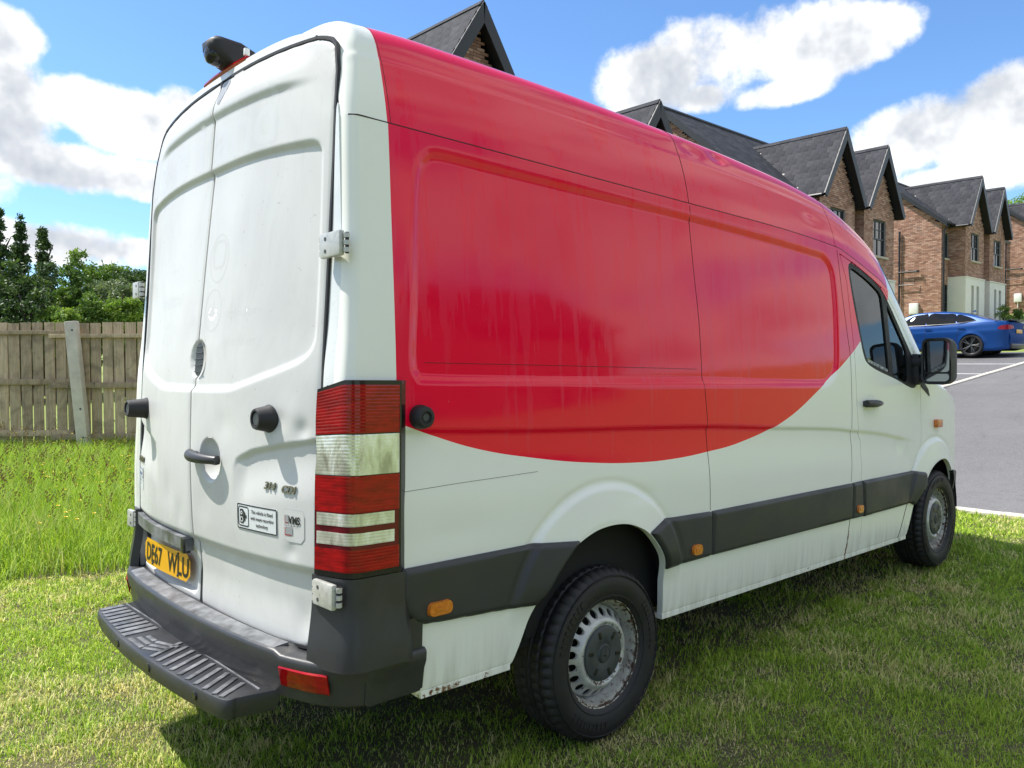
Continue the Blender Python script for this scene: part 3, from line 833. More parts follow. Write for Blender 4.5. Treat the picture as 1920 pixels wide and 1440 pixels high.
def build_body():
    for sgn in (-1, 1):
        xs = XS if sgn < 0 else XS[::4]
        vs = np.linspace(0, 1, 235 if sgn < 0 else 60)
        X, V = np.meshgrid(xs, vs, indexing='ij')
        Z = SILL_Z + V * (Sx(X) - SILL_Z)
        P = side_pts(X, Z, 0, sgn)
        k = np.minimum(sd_poly(X, Z, REAR_OPEN), sd_poly(X, Z, FRONT_OPEN))
        k = np.minimum(k, sd_poly(X, Z, [(-1.4, .3), (-.95, .3), (-.95, .69), (-1.4, .69)]))
        if sgn < 0: k = np.minimum(k, np.minimum(sd_poly(X, Z, DOOR), sd_poly(X, Z, [(-1.4, .3), (-1.06, .3), (-1.06, 1.445), (-1.4, 1.445)])))
        v, f = skin(xs, vs, P, k, flip=(sgn > 0), rim=inward(0.03 * -sgn))
        o = mkobj('body_side', mesh_from('body_side', v, f, 40), M['paint'], VAN)
        if sgn < 0: tag(o, 'white flank under a red sweep with a sunk panel')
        # return flange under the sill
        mb = MB()
        for xa, xb in ((-.93, -.53), (.385, 2.98), (3.0, 3.1)):
            MB().box(((xa + xb) / 2, sgn * .925, SILL_Z - .006), (xb - xa, .05, .022)).build('sill_flange', M['paint'], VAN)
    # roof, windscreen and bonnet over the whole width
    ts = np.concatenate([np.linspace(0, 1, 60), ])
    def strip(name, xs, m, tmin=0.0):
        tt = np.concatenate([ts[ts >= tmin], ]) if tmin > 0 else ts
        X, T = np.meshgrid(xs, tt, indexing='ij')
        R = dome_pts(X, T, -1); L = dome_pts(X, T, 1)[:, ::-1][:, 1:]
        P = np.concatenate([R, L], 1)
        v, f = skin(xs, None, P)
        return mkobj(name, mesh_from(name, v, f, 50), m, VAN)
    strip('roof', XS[XS <= 2.845], M['paint'])
    xw = XS[(XS >= 2.84) & (XS <= 3.80)]
    strip('windscreen', xw, M['glass'], 0.2)
    for sgn in (-1, 1):
        t2 = np.linspace(0, 0.21, 12); X, T = np.meshgrid(xw, t2, indexing='ij')
        v, f = skin(xw, t2, dome_pts(X, T, sgn), flip=sgn > 0)
        mkobj('windscreen_pillar', mesh_from('windscreen_pillar', v, f, 50), M['paint'], VAN)
    strip('bonnet', XS[XS >= 3.78], M['paint'])
    # nose panel
    zs = np.linspace(0.40, 1, 20); a = np.linspace(-1, 1, 25)
    A, Zq = np.meshgrid(a, np.linspace(0.40, 0.80, 12), indexing='ij')
    P = np.stack([4.68 + 0.05 * (1 - A ** 2) * (1 - ((Zq - .6) / .2) ** 2), A * .47, Zq], -1)
    v, f = skin(a, zs, P); mkobj('front_grille', mesh_from('front_grille', v, f, 50), M['plastic'], VAN)
    # rear frame around the doors
    ys = np.arange(-1.0, 1.0001, 0.01); zs = np.arange(0.55, 2.75, 0.01)
    Y, Z = np.meshgrid(ys, zs, indexing='ij')
    zz = np.linspace(SILL_Z, 2.298, 40)
    yy = pch(zz, Y_Z, Y_V) - corner_inset(np.full_like(zz, -1.2), corner_r(zz))
    dm = dome_pts(np.full(40, -1.2), np.linspace(0, 1, 40))
    outl = [(-y, z) for y, z in zip(yy, zz)] + [(p[1], p[2]) for p in dm]
    outl = outl + [(-p[0], p[1]) for p in outl[::-1]]
    k = np.minimum(-sd_poly(Y, Z, outl), sd_poly(Y, Z, DOOR_HOLE))
    k = np.minimum(k, sd_poly(Y, Z, [(-1.1, .3), (-.853, .3), (-.853, 1.445), (-1.1, 1.445)]))
    Xr = XR(Y, Z) + 0.0 * Y
    edge = np.clip(-sd_poly(Y, Z, outl) / .03, 0, 1)
    v, f = skin(ys, zs, np.stack([Xr, Y, Z], -1), k, flip=True, rim=lambda P: P + np.array([0.05, 0, 0]))
    mkobj('rear_frame', mesh_from('rear_frame', v, f, 50), M['white'], VAN)
    # dark backing added behind gaps to stop light leaks; floor and arch liners
    mb = MB()
    MB().box((0.62, 0, 1.36), (3.40, 1.74, 1.78)).build('dark_inner_shell', M['under'], VAN)
    MB().box((1.6, 0, .46), (5.2, 1.70, .06)).build('floor_pan', M['under'], VAN)
    MB().box((-.2, 0, .62), (1.9, 1.2, .3)).build('spare_wheel_well', M['under'], VAN)
    for s in (-1, 1): MB().box((2.62, s * .862, .62), (.9, .02, .4)).build('dark_sill_backing', M['under'], VAN)
    mb = MB()
    for cx, cz, R in ((0, .50, .46), (3.6, .53, .46)):
        for sgn in (-1, 1):
            n = 20
            ring = [(cx + R * math.cos(math.pi * i / n), cz + R * math.sin(math.pi * i / n)) for i in range(n + 1)]
            V = [(x, sgn * .955, z) for x, z in ring] + [(x, sgn * .58, z) for x, z in ring]
            F = [(i, i + 1, i + n + 2, i + n + 1) for i in range(n)] + [tuple(range(n + 1, 2 * n + 2))]
            MB().add(V, F).build('arch_liner', M['under'], VAN)
    MB().tube([(-.05, -.8, .35), (-.05, .8, .35)], .055, 10).build('rear_axle', M['under'], VAN)
    MB().lathe([(0.001, -.14), (.11, -.13), (.15, -.05), (.15, .05), (.11, .13), (.001, .14)], 14, 'x', (-.05, 0, .35)).build('axle_casing', M['under'], VAN)
    MB().tube([(3.6, -.8, .42), (3.6, .8, .42)], .05, 10).build('front_axle', M['under'], VAN)
    MB().tube([(-.9, .45, .38), (.6, .45, .38)], .09, 10).build('exhaust_box', M['under'], VAN)
    for s in (-1, 1):
        MB().box((0, s * .55, .47), (1.7, .07, .10)).build('chassis_rail', M['under'], VAN)
        MB().tube([(-.75, s * .55, .48), (0, s * .55, .40), (.75, s * .55, .50)], .02, 6).build('leaf_spring', M['under'], VAN)

# panel joints: thin dark beads in place of open grooves, following the skin
def bead(pts, r=0.0022, dome=False):
    return pts
def build_joints():
    mb = MB()
    def line(pts, r=.0024, n=24, off=.0004):
        xs = np.interp(np.linspace(0, 1, n), np.linspace(0, 1, len(pts)), [p[0] for p in pts])
        zs = np.interp(np.linspace(0, 1, n), np.linspace(0, 1, len(pts)), [p[1] for p in pts])
        MB().tube([tuple(p) for p in side_pts(xs, zs, off)], r, 6).build('flank_joint', M['gap'], VAN)
    line([(.642, 2.285), (.660, 2.0), (.681, 1.75), (.684, 1.46), (.705, 1.25), (.72, 1.0), (.728, .86)], .0013, 60)
    line([(2.15, 2.25), (2.175, 2.0), (2.205, 1.779), (2.232, 1.624), (2.228, 1.3), (2.221, 1.171), (2.237, 1.085), (2.218, .87)], .0012, 60)
    line([(2.222, .645), (2.20, .52), (2.181, .43)], .0018)
    line([(-.919, 1.521), (-.3, 1.522), (.3, 1.522), (.644, 1.521)], .0009, 60)
    line([(3.085, .655), (2.965, .43)], .0018)
    line([(-1.012, 1.104), (-.8, 1.113), (-.6, 1.119), (-.41, 1.125)], .0007, 40)
    mb = MB()
    xs = np.linspace(-1.19, 2.83, 160)
    P = dome_pts(xs, np.full_like(xs, 0.0)); P[:, 1] -= .002; P[:, 2] -= .001
    MB().tube([tuple(p) for p in P], .0024, 6).build('roof_joint', M['gap'], VAN)
    for x0, x1 in ((.642, .655), (2.14, 2.15), (-1.03, -1.06)):
        tt = np.linspace(0, .9, 40); q = dome_pts(np.linspace(x0, x1, 40), tt)
        MB().tube([tuple(p) for p in q], .0018 if 0 < x0 < 2.1 else .0010, 6).build('roof_joint', M['gap'], VAN)

# ---- rear doors
def arc_top(y): return 2.628 - 0.046 * (np.abs(y) / .83) ** 2.2
DOOR_HOLE = [(-.835, .572)] + [(-.838, z) for z in (1.0, 1.5, 2.0, 2.15)] + [(-.835, 2.33), (-.824, 2.46), (-.797, 2.552), (-.770, 2.577), (-.735, 2.594)] + [(y, float(arc_top(y)) + .004) for y in np.linspace(-.68, .68, 17)] \
    + [(.735, 2.594), (.770, 2.577), (.797, 2.552), (.824, 2.46), (.835, 2.33)] + [(.838, z) for z in (2.15, 2.0, 1.5, 1.0)] + [(.835, .572)]
def leaf_poly(sgn):
    L = [(0.0055, 2.622)] + [(y, float(arc_top(y)) - .006) for y in np.linspace(.1, .68, 9)] + [(.722, 2.580), (.754, 2.567), (.780, 2.543), (.808, 2.455), (.819, 2.33), (.822, 2.15), (.822, 1.5), (.822, .86), (.812, .70), (.785, .625), (.74, .600), (.6, .590), (.3, .590), (.0055, .594)]
    return [(sgn * y, z) for y, z in L]
PAN_R = [(-.0, 2.272), (-.26, 2.272), (-.478, 2.264), (-.66, 2.252), (-.735, 2.243), (-.772, 2.215), (-.782, 2.15), (-.788, 1.9), (-.79, 1.66), (-.786, 1.575), (-.745, 1.525), (-.646, 1.49), (-.50, 1.455), (-.366, 1.426), (-.28, 1.418), (0, 1.415)]
RPANEL = smooth_poly(PAN_R + [(-y, z) for y, z in PAN_R[::-1][1:-1]], 3)
PLATE_REC = round_rect(.035, .86, .618, .812, .05)
def rear_disp(y, z):
    d = np.zeros_like(y); a = np.abs(y)
    sp = sd_poly(y, z, RPANEL)
    d -= .016 * (1 - sstep(-.024, .002, sp))
    arc1 = 2.488 - .035 * (a / .79) ** 2
    d += .014 * sstep(-.028, .006, z - arc1) * (1 - sstep(.50, .74, a)) * (1 - sstep(.02, .12, z - arc1))
    sw = np.interp(a, [.36, .392, .493, .627, .806, .85], [1.14, 1.19, 1.225, 1.249, 1.276, 1.28]) - z
    d -= .014 * sstep(0, .018, sw) * (1 - sstep(.05, .20, sw)) * sstep(.36, .45, a)
    cr = .868 - z
    d -= .022 * sstep(0, .035, cr) * (1 - .5 * sstep(.12, .26, cr))
    # grip bowl
    e = ((y + .188) / .088) ** 2 + ((z - 1.168) / .078) ** 2
    d -= .028 * np.clip(1 - e, 0, 1) ** .6
    e = ((y + .016) / .072) ** 2 + ((z - 1.537) / .075) ** 2
    d -= .022 * np.clip(1 - e, 0, 1) ** .6
    d -= .022 * (1 - sstep(-.012, .002, sd_poly(y, z, PLATE_REC)))
    for cy, cz, sy, sz, q in ((-.62, 1.325, .05, .03, -.008), (-.75, 1.30, .03, .03, -.010), (-.72, 1.36, .05, .06, .004), (-.30, 1.30, .06, .05, -.004), (-.70, .905, .03, .025, -.006), (-.74, .68, .05, .06, -.010),
                              (-.10, .98, .06, .08, -.004), (.25, 1.0, .05, .08, -.006), (.12, .93, .04, .05, -.005), (.35, .70, .06, .08, .003), (-.4, 1.9, .2, .3, .003), (-.35, .72, .2, .1, .004)):
        d += .7 * q * np.exp(-((y - cy) / sy) ** 2 - ((z - cz) / sz) ** 2)
    return d
def rear_pt(y, z, off=0.0):
    y = np.asarray(y, float); z = np.asarray(z, float)
    return np.stack([XR(y, z) - rear_disp(y, z) - off, y, z], -1)

def decal(name, m, parent, verts, faces, y0, z0, off=.0018, ext=None):
    """flat artwork (u right, v up) wrapped on the rear face"""
    V = np.asarray(verts, float)
    if name.startswith('faded') or name.endswith(('patch', 'border')): V, faces = refine(V, faces, .018)
    y = y0 - V[:, 0]; z = z0 + V[:, 1]
    w = V[:, 2] if V.shape[1] > 2 else 0
    P = rear_pt(y, z, off); P[:, 0] -= w
    return mkobj(name, mesh_from(name, P, faces, 180 if not np.any(w) else None), m, parent)
def grid_quad(w, h, nx=8, ny=8, poly=None):
    u = np.linspace(0, w, nx + 1); v = np.linspace(0, h, ny + 1)
    Ug, Vg = np.meshgrid(u, v, indexing='ij')
    k = None if poly is None else -sd_poly(Ug, Vg, poly)
    return skin(u, v, np.stack([Ug, Vg, 0 * Ug], -1), k)
def stroke(poly, w):
    """closed outline band"""
    n = len(poly); V = []; F = []
    for i, (x, y) in enumerate(poly):
        a = Vector(poly[i - 1]); b = Vector(poly[(i + 1) % n]); t = (b - a).normalized(); nn = Vector((-t.y, t.x)) * w / 2
        V += [(x + nn.x, y + nn.y, 0), (x - nn.x, y - nn.y, 0)]
    for i in range(n): F.append((2 * i, 2 * i + 1, (2 * i + 3) % (2 * n), (2 * i + 2) % (2 * n)))
    return V, F

def build_rear_doors():
    doors = {}
    for sgn in (-1, 1):
        st = .007 if sgn < 0 else .009
        ys = np.arange(0, .84, st) * sgn; zs = np.arange(.575, 2.64, .007)
        if sgn < 0: ys = ys[::-1]
        Y, Z = np.meshgrid(ys, zs, indexing='ij')
        poly = leaf_poly(sgn)
        sd = sd_poly(Y, Z, poly)
        P = rear_pt(Y, Z)
        P[..., 0] += .004 * (1 - sstep(0, .010, -sd)) ** 2
        v, f = skin(ys, zs, P, -sd, flip=True, rim=lambda P: P + np.array([.035, 0, 0]))
        d = mkobj('rear_door', mesh_from('rear_door', v, f, 45), M['door_paint'], VAN)
        doors[sgn] = d
        tag(d, 'right rear door with faded lettering and a warning sticker' if sgn < 0 else 'left rear door carrying the yellow number plate')
        # dark seal around the leaf
        mb = MB(); pp = poly + []
        pts = [tuple(p) for p in (rear_pt([q[0] + sgn * (.008 if abs(q[0]) > .66 else 0) for q in pp], [q[1] + (.005 if q[1] > 2.5 else 0) for q in pp]) + np.array([.006, 0, 0]))]
        mb.tube(pts, .0095, 6, closed=True); mb.build('door_seal', M['rubber'], d)
        # conical rubber stop
        c = rear_pt(sgn * .585, 1.332)[()]; c = np.asarray(c).reshape(3)
        L = .052 if sgn < 0 else .085
        mb = MB().lathe([(.0, 0.012), (.047, .012), (.047, -.004), (.043, -.012), (.036, -L + .006), (.033, -L), (.026, -L), (.024, -L + .012), (.001, -L + .014)], 28, 'x', tuple(c))
        s = mb.build('door_stop', M['rubber'], d)
        MB().lathe([(.0, -L + .005), (.021, -L + .004), (.022, -L + .014)], 18, 'x', tuple(c)).build('stop_pad', M['hubcap'], s)
        # hinges
        for hz, m_ in ((1.878, 'white'), (.805, 'white')):
            hx = -1.238 if hz > 1 else -1.258
            h = MB().box((hx, sgn * (.897 if sgn < 0 else .888), hz), (.020, .118 if sgn < 0 else .08, .078), bev=.007)
            h = h.build('hinge', M['hinge'], d)
            for dz in (-.022, 0, .022):
                MB().tube([(hx + .004, sgn * .834, hz + dz - .008), (hx + .004, sgn * .834, hz + dz + .008)], .011, 10).build('hinge_knuckle', M['hinge'], h)
                MB().tube([(hx + .012, sgn * (.962 if sgn < 0 else .932), hz + dz - .007), (hx + .012, sgn * (.962 if sgn < 0 else .932), hz + dz + .007)], .010, 10).build('hinge_knuckle', M['hinge'], h)
            MB().tube([(hx + .006, sgn * .834, hz - .034), (hx + .006, sgn * .834, hz + .036)], .006, 8).build('hinge_pin', M['rubber'], h)
            MB().tube([(hx + .014, sgn * (.962 if sgn < 0 else .932), hz - .032), (hx + .014, sgn * (.962 if sgn < 0 else .932), hz + .032)], .006, 8).build('hinge_pin', M['rubber'], h)
            for dz in (-.019, .019):
                MB().lathe([(.0, -.0112), (.0062, -.0112), (.007, -.009)], 12, 'x', (hx, sgn * .873, hz + dz)).build('screw', M['hubcap'], h)
    R, Lf = doors[-1], doors[1]
    # grip handle on the right leaf
    c = np.asarray(rear_pt(-.15, 1.176, 0.02)).reshape(3)
    ys = np.linspace(-.055, -.285, 16)
    pts = []; rr = []
    for i, y in enumerate(ys):
        t = i / 15
        pts.append((float(XR(y, 1.17)) - .020 - .022 * math.sin(math.pi * t) ** .7, y, 1.178 - .004 * t)); rr.append(.013 + .006 * math.cos(math.pi * .5 * t))
    mb = MB().tube(pts, rr, 12); mb.v = [(x, y, 1.176 + (z - 1.176) * 1.15) for x, y, z in mb.v]
    h = mb.build('door_handle', M['plastic'], R, 60)
    MB().box((float(XR(-.045, 1.17)) - .010, -.068, 1.172), (.03, .05, .042), bev=.012).build('handle_base', M['plastic'], h)
    MB().box((float(XR(-.26, 1.17)) - .012, -.262, 1.172), (.03, .035, .036), bev=.012).build('handle_base', M['plastic'], h)
    # dark oval vent between the leaves
    n = 28; ov = [(-.040 + .046 * math.cos(a), 1.537 + .064 * math.sin(a)) for a in np.linspace(0, 2 * math.pi, n, endpoint=False)]
    ov = [(min(y, -.008), z) for y, z in ov]
    base = np.asarray(rear_pt([p[0] for p in ov], [p[1] for p in ov], 0.0)); base[:, 0] = XR(base[:, 1], base[:, 2]) + .010
    vm = MB().add([tuple(p) for p in base], [tuple(range(n))])
    vt = vm.build('vent', M['ink'], R)
    mb = MB()
    for q in np.linspace(1.49, 1.585, 5):
        p = np.asarray(rear_pt([-.012, -.075], [q, q])); p[:, 0] = XR(p[:, 1], p[:, 2]) + .007; MB().tube([tuple(p[0]), tuple(p[1])], .0018, 5).build('vent_bar', M['plastic'], vt)
    # badge
    V, F = text_verts('314', .034, bold=.0009, extrude=.002, shear=.22, xs=1.12, space=1.08); decal('model_badge', M['chrome'], R, V, F, -.562, 1.098, .004)
    V, F = text_verts('CDI', .034, bold=.0009, extrude=.002, shear=.22, xs=1.12, space=1.08); decal('model_badge', M['chrome'], R, V, F, -.657, 1.094, .004)
    V, F = text_verts('SPRINTER', .032, bold=.0003, extrude=.003, shear=.2, xs=1.12); decal('model_badge', M['chrome'], Lf, V, F, .80, 1.088, .004)
    # camera notice
    v, f = grid_quad(.238, .088, 10, 6); st = decal('warning_sticker', M['sticker'], R, v, f, -.398, .947)
    V, F = stroke(round_rect(.003, .235, .003, .085, .001, 1), .004); decal('sticker_border', M['ink'], st, V, F, -.398, .947, .0026)
    V, F = stroke(round_rect(.010, .074, .012, .077, .008), .004); decal('sticker_border', M['ink'], st, V, F, -.398, .947, .0026)
    mb = MB()
    def flat(poly): mb.add([(x, y, 0) for x, y in poly], [tuple(range(len(poly)))])
    flat(round_rect(.020, .043, .020, .069, .003)); flat([(.046, .026), (.054, .030), (.054, .058), (.046, .064)]); flat([(.056, .038), (.062, .040), (.062, .050), (.056, .052)])
    decal('camera_symbol', M['ink'], st, mb.v, mb.f, -.398, .947, .0028)
    mb = MB()
    for cx, cy, r in ((.031, .056, .005), (.031, .034, .008)):
        V, F = stroke([(cx + r * math.cos(a), cy + r * math.sin(a)) for a in np.linspace(0, 6.2832, 16, endpoint=False)], .0035); mb.add(V, F)
    decal('camera_symbol', M['sticker'], st, mb.v, mb.f, -.398, .947, .0034)
    for i, t in enumerate(('This vehicle is fitted', 'with image recording', 'technology')):
        V, F = text_verts(t, .0168, bold=.0003, align='CENTER', xs=.92); V[:, 0] += .154; V[:, 1] += .060 - i * .0215
        decal('sticker_text', M['ink'], st, V, F, -.398, .947, .0028)
    # fleet sticker
    v, f = grid_quad(.096, .106, 6, 6, round_rect(0, .096, 0, .106, .006)); vm = decal('fleet_sticker', M['ghost'], R, v, f, -.672, .937, .0014)
    V, F = stroke(round_rect(.001, .095, .001, .105, .006), .00025); decal('sticker_border', M['ink'], vm, V, F, -.672, .937, .002)
    def rect(name, m, x0, x1, y0, y1): 
        v, f = grid_quad(x1 - x0, y1 - y0, 2, 2); decal(name, m, vm, v + np.array([x0, y0, 0]), f, -.672, .937, .0024 if m is not M['logo_grey'] else .003)
    rect('fleet_logo', M['logo_red'], .004, .022, .060, .084); rect('fleet_logo', M['logo_grey'], .007, .024, .063, .087)
    rect('fleet_logo', M['logo_red'], .004, .036, .020, .046); rect('fleet_logo', M['logo_grey'], .008, .042, .024, .049)
    V, F = text_verts('VMS', .034, bold=.0012, xs=.86); decal('fleet_text', M['ink'], vm, V + np.array([.024, .060, 0]), F, -.672, .937, .0032)
    V, F = text_verts('Fleet Management Ltd', .0082, xs=.9); decal('fleet_text', M['ink'], vm, V + np.array([.004, .051, 0]), F, -.672, .937, .0032)
    # body builder's sticker on the left leaf
    v, f = grid_quad(.12, .10, 4, 4); ps = decal('maker_sticker', M['sticker'], Lf, v, f, .79, .962, .0014)
    v, f = grid_quad(.112, .042, 4, 2); decal('maker_logo', M['logo_blue'], ps, v + np.array([.004, .052, 0]), f, .79, .962, .0022)
    v, f = grid_quad(.106, .036, 4, 2); decal('maker_logo', M['sticker'], ps, v + np.array([.007, .055, 0]), f, .79, .962, .0028)
    V, F = text_verts('Paneltex', .028, bold=.0008, xs=.86); decal('maker_text', M['logo_blue'], ps, V + np.array([.008, .063, 0]), F, .79, .962, .0034)
    for i, t in enumerate(('REFRIGERATED VEHICLES', '01482 787236')):
        V, F = text_verts(t, .010, xs=.8); decal('maker_text', M['logo_blue'], ps, V + np.array([.006, .036 - i * .016, 0]), F, .79, .962, .0022)
    # ghosts of removed lettering
    for t, y0, xs_ in (('Ic', .76, 1.15), ('e', .40, 1.15), ('l', .14, 1.15), ('and', -.03, 1.22)):
        V, F = text_verts(t, .28, bold=.006, xs=xs_); decal('faded_lettering', M['ghost'], R if t == 'and' else Lf, V, F, y0, 2.29, .0002)
    V, F = text_verts('one delivery', .055, bold=.0005, xs=.95); decal('faded_lettering', M['ghost'], R, V, F, -.22, 1.585, .00025)
    V, F = text_verts('and in store', .055, bold=.0005, xs=.95); decal('faded_lettering', M['ghost'], R, V, F, -.22, 1.69, .00025)
    V, F = text_verts('FREE', .10, bold=.001); decal('faded_lettering', M['ghost'], Lf, V, F, .42, 1.86, .00025)
    V, F = text_verts('DELIVERY', .062, bold=.001); decal('faded_lettering', M['ghost'], Lf, V, F, .46, 1.76, .00025)
    for cy, cz, ry, rz in ((-.115, 1.72, .072, .078), (-.13, 1.915, .078, .09)):
        V, F = stroke([(ry * math.cos(a), rz * math.sin(a)) for a in np.linspace(0, 6.2832, 40, endpoint=False)], .007); decal('faded_symbol', M['ghost2'], R, V, F, cy, cz, .00025)
    V, F = grid_quad(.075, .055, 3, 3, round_rect(0, .075, 0, .055, .008)); decal('faded_symbol', M['ghost2'], R, V, F, -.078, 1.68, .00025)
    V, F = stroke(round_rect(-.05, .05, -.05, .05, .03), .012); decal('faded_symbol', M['ghost2'], R, V, F, -.13, 1.93, .00025)
    # small grey patches under the brake lamp
    V, F = grid_quad(.11, .09, 6, 6, [(.0, .09), (.11, .09), (.105, .03), (.07, .0), (.03, .01)]); decal('grey_patch', M['ghost2'], R, V, F, -.10, 2.53, .00025)
    V, F = grid_quad(.075, .10, 6, 8, [(.01, .10), (.075, .10), (.055, .02), (.035, .0), (.012, .012), (.0, .05)]); decal('grey_patch', M['logo_grey'], R, V, F, -.02, 2.515, .0014)
    # number plate and the dark strip above it
    mb = MB()
    py0, pz0 = .625, .652
    poly = round_rect(0, .52, 0, .111, .012)
    def pm(p, dx=0.0):
        y = py0 - p[0]; z = pz0 + p[1]; return (float(XR(.36, .70)) + .004 + .018 * (abs(y - .36) / .26) ** 2 * .6 - dx - .08 * (p[1] - .055) * -1 * .25, y, z)
    def flatgrid(Vv, Ff, off):
        return [pm((a[0], a[1]), off) for a in Vv], Ff
    v, f = grid_quad(.52, .111, 16, 4, poly)
    V2, F2 = flatgrid(v, f, .006)
    np_ = mkobj('number_plate', mesh_from('number_plate', V2, F2), M['plate'], Lf)
    tag(np_, 'yellow number plate reading DE67 WLU')
    for t, u in (('DE67', .028), ('WLU', .305)):
        V, F = text_verts(t, .108, bold=.0022, xs=.92, space=1.02)
        V2, F2 = flatgrid(V * np.array([.92, 1, 1]) + np.array([u, .018, 0]), F, .0075); mkobj('plate_character', mesh_from('plate_character', V2, F2), M['ink'], np_)
    for u, w in ((.12, .071), (.41, .10), (.12, .012), (.41, .012)):
        cc = pm((u, w), .008); MB().lathe([(0, -.002), (.005, -.002), (.006, .002)], 10, 'x', cc).build('plate_screw', M['hubcap'], np_)
    ys = np.linspace(.055, .82, 20); zs = np.linspace(.792, .842, 5)
    Y, Z = np.meshgrid(ys, zs, indexing='ij')
    P = np.stack([XR(Y, Z) - .012 - 0 * Y, Y, Z], -1)
    v, f = skin(ys, zs, P, flip=True, rim=lambda P: P + np.array([.03, 0, 0]))
    ts = mkobj('plate_lamp_strip', mesh_from('plate_lamp_strip', v, f, 40), M['worn'], Lf)
    MB().box((float(XR(.075, .815)) - .004, .075, .812), (.03, .036, .062), bev=.006).build('strip_end', M['black'], ts)

# ---- lamps, bumper, step
def corner_path(off=0.0, y_in=.84, x_end=-1.045, r=.035, z=1.1, ysd=.972):
    """plan path from the rear door edge round the corner to the flank (right side, y negative)"""
    e = float(pch(z, XE_Z, XE_V)); 
    P = [(e - .010 - off, -y_in), (e + .016 - off, -(ysd - r - .012))]
    cx, cy = e + .022 + r - off * 0, -(ysd - r)
    for a in np.linspace(0, 90, 5)[1:]:
        t = math.radians(a); P.append((cx - (r + off) * math.cos(t), cy - (r + off) * math.sin(t)))
    P.append((x_end, -(ysd + .004 + off)))
    return P
def wrap(name, m, parent, sgn, z0, z1, off, y_in=.84, x_end=-1.045, ribs=0, amp=.0, nz=None, depth=.03, tmin=0, tmax=1, taper=None, slant=False):
    nz = nz or max(3, ribs * 6 + 1)
    base = corner_path(off, y_in, x_end)
    L = [0]
    for a, b in zip(base, base[1:]): L.append(L[-1] + math.hypot(b[0] - a[0], b[1] - a[1]))
    tt = np.linspace(tmin, tmax, 22) * L[-1]
    px = np.interp(tt, L, [p[0] for p in base]); py = np.interp(tt, L, [p[1] for p in base])
    zs = np.linspace(z0, z1, nz)
    I, Zg = np.meshgrid(np.arange(len(tt)), zs, indexing='ij')
    tx = np.gradient(px); ty = np.gradient(py); nn = np.hypot(tx, ty); nx, ny = ty / nn, -tx / nn
    if nx.mean() > 0: nx, ny = -nx, -ny
    rb = amp * np.abs(np.sin(np.pi * ribs * (Zg - z0) / (z1 - z0))) if ribs else 0 * Zg
    if taper is not None: rb = rb + taper(Zg)
    X = px[I] + nx[I] * rb; Y = py[I] + ny[I] * rb
    if slant:
        q = np.clip((-py[I] - .84) / .115, 0, 1); hh = np.clip((Zg - .86) / .6, 0, 1)
        Zg = Zg - .030 * (1 - q) * hh ** 4
        Y = Y - .010 * (1 - q) * np.exp(-((Zg - 1.235) / .05) ** 2) - .014 * (1 - q) * hh ** 6
    P = np.stack([X, sgn * -Y, Zg], -1)
    v, f = skin(None, None, P, flip=(sgn < 0), rim=lambda Q: np.stack([Q[:, 0] + depth, Q[:, 1] - np.sign(Q[:, 1]) * depth * .7, Q[:, 2]], -1))
    return mkobj(name, mesh_from(name, v, f, 35), m, parent)

